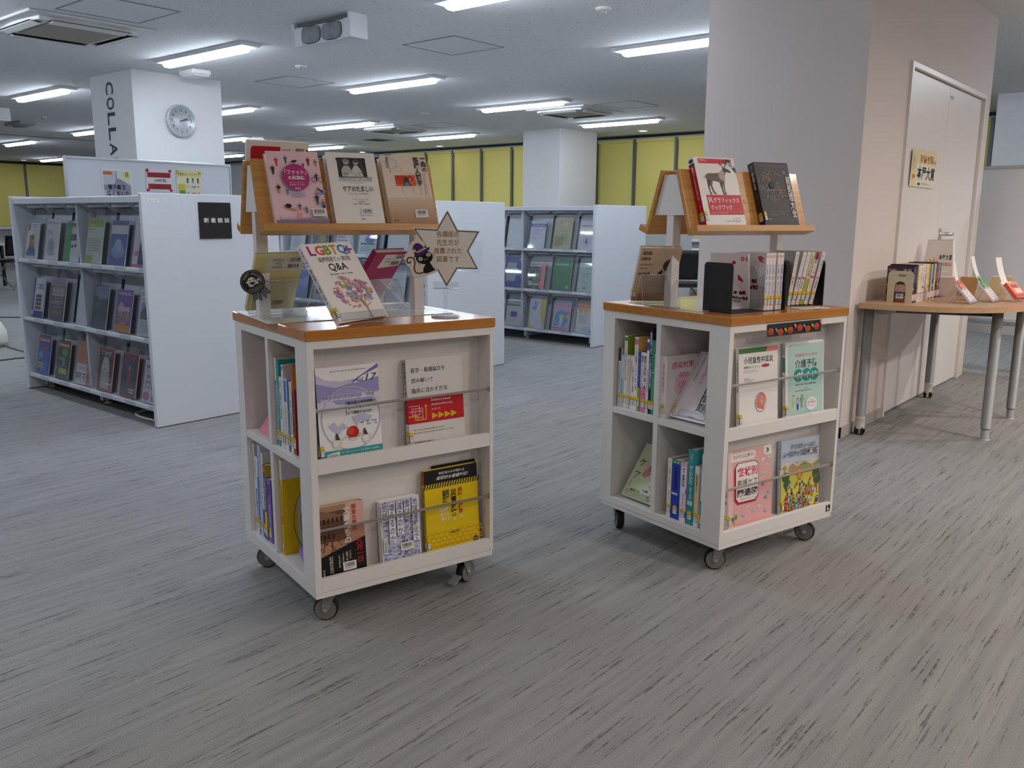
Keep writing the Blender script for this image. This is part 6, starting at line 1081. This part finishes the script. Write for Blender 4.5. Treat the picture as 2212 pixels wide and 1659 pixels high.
CN = ['indigo', 'navy', 'dark brown', 'lemon yellow', 'off white', 'cool white', 'wide cream', 'peach', 'pinkish', 'mustard yellow', 'black', 'light blue', 'dark violet', 'straw', 'charcoal', 'red', 'slate grey', 'midnight blue']
y = 4.935
for i, (c, tc, t, _) in enumerate(TBK):
    hh = .196 + random.uniform(-.003, .006)
    def sp(a, c=c, tc=tc, i=i): a.rect(0, 0, 1, 1, c).vt(.3, .06, .7, .42+.05*(i % 4), '本屋大賞候補作'[:5+i % 3], tc, .01); (a.ell(.5, .62, .3, tc, ry=.04) if i % 3 == 0 else None); a.rect(.02, .77, .98, .95, '#e6dcdc').rect(.02, .765, .98, .78, '#c8304a').rect(.0, .77, .06, .95, '#3a3a50', 0)
    def cv(a):
        a.rect(0, 0, 1, 1, '#2e4440').rect(0, 0, 1, .20, '#4a3038').txt(.05, .08, .35, .13, '青山美智子', '#d8c8c0', .01).txt(.62, .07, .9, .14, '図 刻', '#d8d0cc', .01).rect(0, .5, 1, .56, '#c88a40').rect(0, .55, 1, .62, '#a84a34', 0).ell(.55, .62, .3, '#c89a90', ry=.1).rect(.1, .7, .7, .76, '#4a6a70').poly([(.1, .74), (.6, .72), (.5, .82), (.1, .80)], '#2a4a8a').rect(0, .82, 1, 1, '#8a5044')
        for k in range(12): a.line([(.09*k, 1), (.09*k+.12, .85)], .01, '#6a3a34', 0)
    M = T_(-1.352-.068, y, ZT+.0004)
    book('book', '%s, %s in the row on the tan table' % ('%s spined book' % CN[i] if i else 'dark painted cover book behind the beige bookend', 'second third fourth fifth sixth seventh eighth ninth tenth eleventh twelfth thirteenth fourteenth fifteenth sixteenth seventeenth last'.split()[i-1] if i else 'first'), 'book', M, .136, hh, t-.0008, c if i else '#3a3034', cv if i == 0 else None, 'R', sp, group='books in a row on the tan table', bar=(.40, .76, .28, .13) if i == 0 else None)
    y += t + .0006
be = empty('bookend', T_(-1.478, 4.928, ZT), 'beige metal bookend with an arched opening at the front of the book row', 'bookend'); bm_ = mat('#cfc7a8', .45)
def rr(w0, w1, h, r_, n=8): return [(w1-r_+r_*math.cos(math.radians(90*k/n)), h-r_+r_*math.sin(math.radians(90*k/n))) for k in range(n+1)] + [(w0+r_-r_*math.sin(math.radians(90*k/n)), h-r_+r_*math.cos(math.radians(90*k/n))) for k in range(n+1)]
outer = [(.13, 0)] + rr(0, .13, .17, .022) + [(0, 0)]; inner = [(.036, 0), (.036, .075)] + [(.065-.029*math.cos(PI*k/10), .085+.029*math.sin(PI*k/10)) for k in range(11)] + [(.094, .075), (.094, 0)]
b = MB(); b.prism(outer + inner, -.0015, 0, bm_, 'XZ'); a = Art(b, (0, -.0016, 0), (1, 0, 0), (0, 0, 1), (0, -1, 0), .13, .17)
a.ell(.55, .14, .15, '#17171a', ry=.035).ell(.55, .14, .12, '#cfc7a8', ry=.018).rect(.46, .133, .64, .147, '#8a8470').ring(.82, .17, .105, .01, '#c8907a'); b.build('upright', be)
MB().box((.0, -.001, -.0002), (.13, .004, .0003), bm_).build('foot', be)
eb2 = empty('bookend', T_(-1.48, y+.002, ZT), 'dark thin metal bookend closing the far end of the book row', 'bookend')
MB().box((0, 0, 0), (.12, .0015, .16), mat('#22283a', .4)).build('upright', eb2); MB().box((0, 0, 0), (.14, .09, .0015), mat('#22283a', .4)).build('foot', eb2)
bg = empty('paper_bag', T_(-1.475, 5.87, ZT) @ Rz(0), 'white paper bag with a yellow crown standing behind the book row', 'bag')
b = MB(); wb_ = mat('#e9e4e0', .7)
b.add([(-.1, 0, 0), (.1, 0, 0), (.1, .09, 0), (-.1, .09, 0), (-.072, .02, .315), (.072, .018, .325), (.072, .05, .322), (-.072, .05, .318), (-.09, -.004, .12), (.092, -.004, .12)], [(0, 1, 9, 8), (8, 9, 5, 4), (1, 2, 6, 5, 9), (2, 3, 7, 6), (3, 0, 8, 4, 7), (0, 3, 2, 1)], wb_); b.build('body', bg)
b = MB(); a = Art(b, (-.082, -.0055, .12), (1, 0, 0), (0, .12, .993), (0, -1, 0), .164, .205, l0=8)
a.poly([(.12, .90), (.10, .62), (.18, .74), (.22, .58), (.30, .72), (.36, .56), (.42, .72), (.48, .60), (.48, .90)], '#d8a81c').rect(.12, .86, .48, .92, '#b87a14').txt(.52, .46, .98, .62, '本屋大賞', '#4a4644', .01).txt(.54, .70, .98, .80, '歴代受賞作品', '#c86a90', .005).rect(0, .02, 1, .03, '#c8c2be'); b.build('print', bg)
def pop(M, label, crown, col, n=2, strip=.20, face='#e6e2ea'):
    r = empty('recommendation_card', M, label, 'card', 'recommendation cards on acrylic stands'); b = MB(); b.box((-.055, 0, 0), (.055, .010, .125), mat(face, .5)); a = Art(b, (-.055, 0, 0), (1, 0, 0), (0, 0, 1), (0, -1, 0), .11, .125); a.vt(.55, .25, .75, .9, '本屋大賞', '#a84a78', .01); a.lines(.15, .3, .45, .9, 5, '#8a9ab0'); b.build('booklet', r)
    b = MB(); vs = []; N = 10
    for k in range(N+1):
        s = strip*k/N; by = .012-.030*(k/N)**2*2.0
        for x in (-.03, .03): vs.append((x, by, .06+s))
    b.add(vs, [(2*k, 2*k+1, 2*k+3, 2*k+2) for k in range(N)], M_PAPER, True); vs2 = [(x, y_+.001, z) for x, y_, z in vs]; b.add(vs2, [(2*k, 2*k+2, 2*k+3, 2*k+1) for k in range(N)], M_PAPER, True)
    a = Art(b, (-.03, -.049, .06), (1, 0, 0), (0, .1, 1), (0, -1, 0), .06, strip); b.build('paper_strip', r)
    if crown:
        b = MB(); z0 = .085; b.prism([(-.045, z0), (.045, z0), (.05, z0+.075), (.038, z0+.07), (.03, z0+.035), (.018, z0+.035), (.008, z0+.085), (-.008, z0+.085), (-.018, z0+.035), (-.03, z0+.035), (-.038, z0+.07), (-.05, z0+.075)], -.004, -.003, mat(col, .4))
        a = Art(b, (-.045, -.0041, z0), (1, 0, 0), (0, 0, 1), (0, -1, 0), .09, .04); a.line([(.3, .2), (.7, .8)], .06, '#e8d0b0').rect(0, .9, 1, 1, '#e8d8a0'); b.build('crown', r)
    else:
        b = MB(); b.box((-.05, -.022, .0), (.05, -.001, .105), mat(col, .4), .001); a = Art(b, (-.05, -.022, 0), (1, 0, 0), (0, 0, 1), (0, -1, 0), .1, .105); a.rect(.2, .15, .8, .35, '#8a2a14').rect(.3, .4, .9, .7, '#e8c8b8').rect(0, .78, 1, .95, '#a83a3a'); b.build('book_cover', r)
    return r
for (x, yy, yaw, cr, col, L, st_) in ((-1.09, 5.14, 88, 1, '#d8582c', 'recommendation card with an orange red crown, front stand on the tan table', .17), (-1.02, 5.33, 86, 1, '#4f9a38', 'recommendation card with a green crown, middle stand on the tan table', .21), (-.935, 5.45, 72, 0, '#e2601c', 'orange book with a long curved paper strip, stand at the table corner', .2)):
    M = T_(x, yy, ZT+.0112) @ Rz(yaw); pop(M @ Rx(-42), L, cr, col, 2, st_)
    easel(T_(x, yy, ZT) @ Rz(yaw) @ T_(0, .008, 0), .10, 'clear acrylic stand under the %s' % L.split(',')[0], .10, 42, .012, .08, .014)
for (x, yy, yaw, col, L) in ((-1.25, 5.62, 200, '#d8b88a', 'tan backed card facing away behind the green crown card'), (-1.12, 5.78, 215, '#d8cfae', 'cream backed card facing away near the far table edge'), (-1.33, 5.52, 210, '#e4e0e2', 'white backed card facing away beside the paper bag')):
    r = empty('recommendation_card', T_(x, yy, ZT) @ Rz(yaw) @ Rx(-30), L, 'card', 'recommendation cards on acrylic stands'); MB().box((-.055, 0, .008), (.055, .008, .14), mat(col, .5)).build('booklet', r)
def prize(a): a.rect(0, 0, 1, 1, '#e6d8a8').rect(.2, .38, 1, 1, '#eae6d6').txt(.30, .10, .86, .24, '2024年', '#a83a1c', .02).txt(.30, .22, .98, .33, '大賞発表!!!', '#a83a1c', .02).txt(.24, .42, .97, .80, '本屋大賞', '#1d1d22', .03).vt(.05, .15, .09, .55, '全国書店員が選んだ', '#4a4a30').vt(.13, .15, .17, .50, 'いちばん売りたい本', '#4a4a30').ell(.12, .72, .06, '#d87a2c', ry=.06).rect(.3, .88, .4, .95, '#3a3a3a').lines(.45, .88, .8, .94, 2)
poster(T_(-1.592, 5.545, 1.372) @ Rz(90) @ Rx(1.5), .52, .215, 'cream book prize poster on the left door leaf', prize)
# mobile whiteboard beyond the door and its neighbour
whiteboard(T_(-1.95, 7.64, 0) @ Rz(-4), 1.0, 0, 1.58, 'mobile whiteboard standing behind the wall end beyond the tan table', .42)
# ------------------------------------------------------------------ things seen through the gap over the right cart, and far left
def chair(M, label, seat='#1b1c20'):
    r = empty('chair', M, label, 'chair', 'black mesh back chairs'); k = mat('#16171a', .5); al = mat('#a4a8ac', .35, .6)
    b = MB(); n = 20; b.prism([(.23*math.copysign(abs(math.cos(2*PI*j/n))**.7, math.cos(2*PI*j/n)), .22*math.copysign(abs(math.sin(2*PI*j/n))**.7, math.sin(2*PI*j/n))) for j in range(n)], .43, .475, mat(seat, .6), 'XY'); b.build('seat', r)
    b = MB(); vs = []
    for i in range(7):
        for j in range(9):
            u, v = -1+2*j/8, i/6; vs.append((u*(.235-.03*v*0-.03*(1-v)), .22+.07*v-.05*u*u+.03*(v-.5)**2, .52+.32*v))
    b.add(vs, [(i*9+j, i*9+j+1, (i+1)*9+j+1, (i+1)*9+j) for i in range(6) for j in range(8)], k, True); o = b.build('backrest', r); md = o.modifiers.new('thickness', 'SOLIDIFY'); md.thickness = .014
    b = MB()
    for i in range(4):
        for j in range(11): b.lathe([(.007, 0), (.0001, .0002)], mat('#5c5e60', .6), 6, T_(-.1+.02*j, .262-.05*((-.1+.02*j)/.22)**2, .74+.02*i) @ Rx(90))
    b.build('perforations', r)
    for s in (-1, 1):
        b = MB(); b.tube([(s*.2, .26, .62), (s*.2, .19, .44), (s*.21, -.22, .012)], .011, al, 8); b.build('leg', r)
        b = MB(); b.tube([(s*.2, -.19, .43), (s*.21, .25, .012)], .011, al, 8); b.build('leg', r)
    return r
chair(T_(-4.86, 8.75, 0) @ Rz(205), 'black mesh chair with a perforated back seen over the right cart, nearer one')
chair(T_(-6.85, 12.2, 0) @ Rz(160), 'black chair farther off, its wide back left of the bookend')
def desk(M, L, Dp, h, label, topm, legm, panel=None):
    r = empty('desk', M, label, 'desk'); MB().box((0, 0, h-.03), (L, Dp, h), topm, .003).build('desk_top', r)
    for x in (.05, L-.05):
        for y_ in (.06, Dp-.06): MB().box((x-.02, y_-.02, 0), (x+.02, y_+.02, h-.03), legm).build('leg', r)
    if panel: MB().box((.07, Dp*.5, .35), (L-.07, Dp*.5+.02, h-.05), panel).build('modesty_panel', r)
    return r
desk(T_(-6.9, 10.35, 0), 2.6, .75, .715, 'pale topped desk behind the chairs, seen over the right cart', mat('#cfc8a4', .5), mat('#b4b8bc', .4, .4))
chair(T_(-4.6, 9.95, 0) @ Rz(170), 'black chair with a dark seat tucked at the pale topped desk')
pw = empty('paper_stack', T_(-5.75, 10.45, .715), 'white paper block on the pale desk between the two chairs', 'paper'); MB().box((0, 0, 0), (.32, .24, .07), M_PAPER, .003).build('sheets', pw)
pr = empty('partition', T_(-5.75, 9.35, 0) @ Rz(45), 'grey partition screen behind the post of the right stand', 'partition')
MB().box((0, 0, .06), (.62, .03, 1.12), mat('#b7bab8', .6), .004).build('panel', pr); MB().box((-.02, -.004, .03), (0, .034, 1.13), M_STEEL).build('edge_post', pr); MB().box((-.02, -.18, 0), (.0, .21, .03), M_STEEL).build('foot', pr)
bx = empty('cabinet', T_(-6.35, 12.6, 0), 'brown and black low cabinet at the back blinds, over the right cart', 'cabinet'); MB().box((0, 0, .0), (3.0, .45, .78), mat('#7a5a48', .5), .004).build('body', bx); MB().box((-.01, -.01, .78), (3.01, .46, .98), mat('#1a1b1f', .5), .006).build('top_box', bx)
# far left group
d2 = desk(T_(-17.2, 4.6, 0) @ Rz(20), 1.6, .7, .70, 'black framed desk at the far left edge', mat('#b8b4ae', .5), mat('#101114', .5), mat('#0e0f12', .5))
mo = empty('monitor', T_(-16.9, 5.1, .70) @ Rz(35), 'black monitor seen from behind at the far left edge', 'monitor')
MB().box((-.55, 0, .02), (.55, .05, .24), mat('#101114', .5), .008).build('screen', mo); MB().box((-.12, -.08, 0), (.12, .1, .02), mat('#101114', .5)).build('stand', mo)
chair(T_(-15.2, 5.55, 0) @ Rz(30), 'black chair at the far left edge beside the magazine rack', '#101114')
wd = empty('air_cleaner', T_(-8.62, 2.93, 0), 'rounded white floor appliance cut by the left edge', 'appliance')
MB().lathe([(.0001, 0), (.11, 0), (.135, .03), (.13, .14), (.09, .22), (.04, .25), (.0001, .255)], mat('#e2dcd0', .4), 24).build('body', wd); MB().lathe([(.136, .028), (.138, .034), (.136, .04)], M_GREY, 24).build('band', wd)
def cable(pts, r_, m_, name, label):
    o = MB(); P_ = [Vector(p) for p in pts]; out = []
    for i in range(len(P_)-1):
        p0, p1, p2, p3 = P_[max(i-1, 0)], P_[i], P_[i+1], P_[min(i+2, len(P_)-1)]
        for k in range(6):
            t = k/6; out.append(.5*((2*p1)+(p2-p0)*t+(2*p0-5*p1+4*p2-p3)*t*t+(3*p1-p0-3*p2+p3)*t**3))
    out.append(P_[-1]); o.tube(out, r_, m_, 8); return tag(o.build(name), label, 'cable')
cable([(-8.49, 2.98, .02), (-8.40, 3.0, .006), (-8.27, 2.992, .006), (-8.04, 2.986, .006), (-7.6, 3.02, .006)], .006, mat('#5c564c', .6), 'power_cable', 'thin dark cable leaving the rounded white appliance')
cable([(-8.3, 2.50, .006), (-7.9, 2.62, .006), (-7.70, 2.667, .006), (-7.69, 2.854, .006), (-7.4, 3.1, .006)], .006, mat('#4c4842', .6), 'power_cable', 'thin dark cable lying nearest the left edge of the floor')
cable([(-12.0, 3.2, .006), (-11.0, 3.86, .006), (-10.82, 4.015, .006), (-10.4, 4.6, .006)], .007, mat('#3c3e40', .6), 'power_cable', 'thin dark cable farther off on the floor at the left')
cable([(-4.62, 2.42, .012), (-4.85, 2.40, .012), (-4.98, 2.44, .012), (-4.92, 2.52, .03), (-4.78, 2.50, .035), (-4.66, 2.55, .03), (-4.9, 2.62, .012), (-4.7, 2.64, .012)], .008, mat('#c9c9c6', .5), 'extension_cord', 'coiled white extension cord under the left rack end')
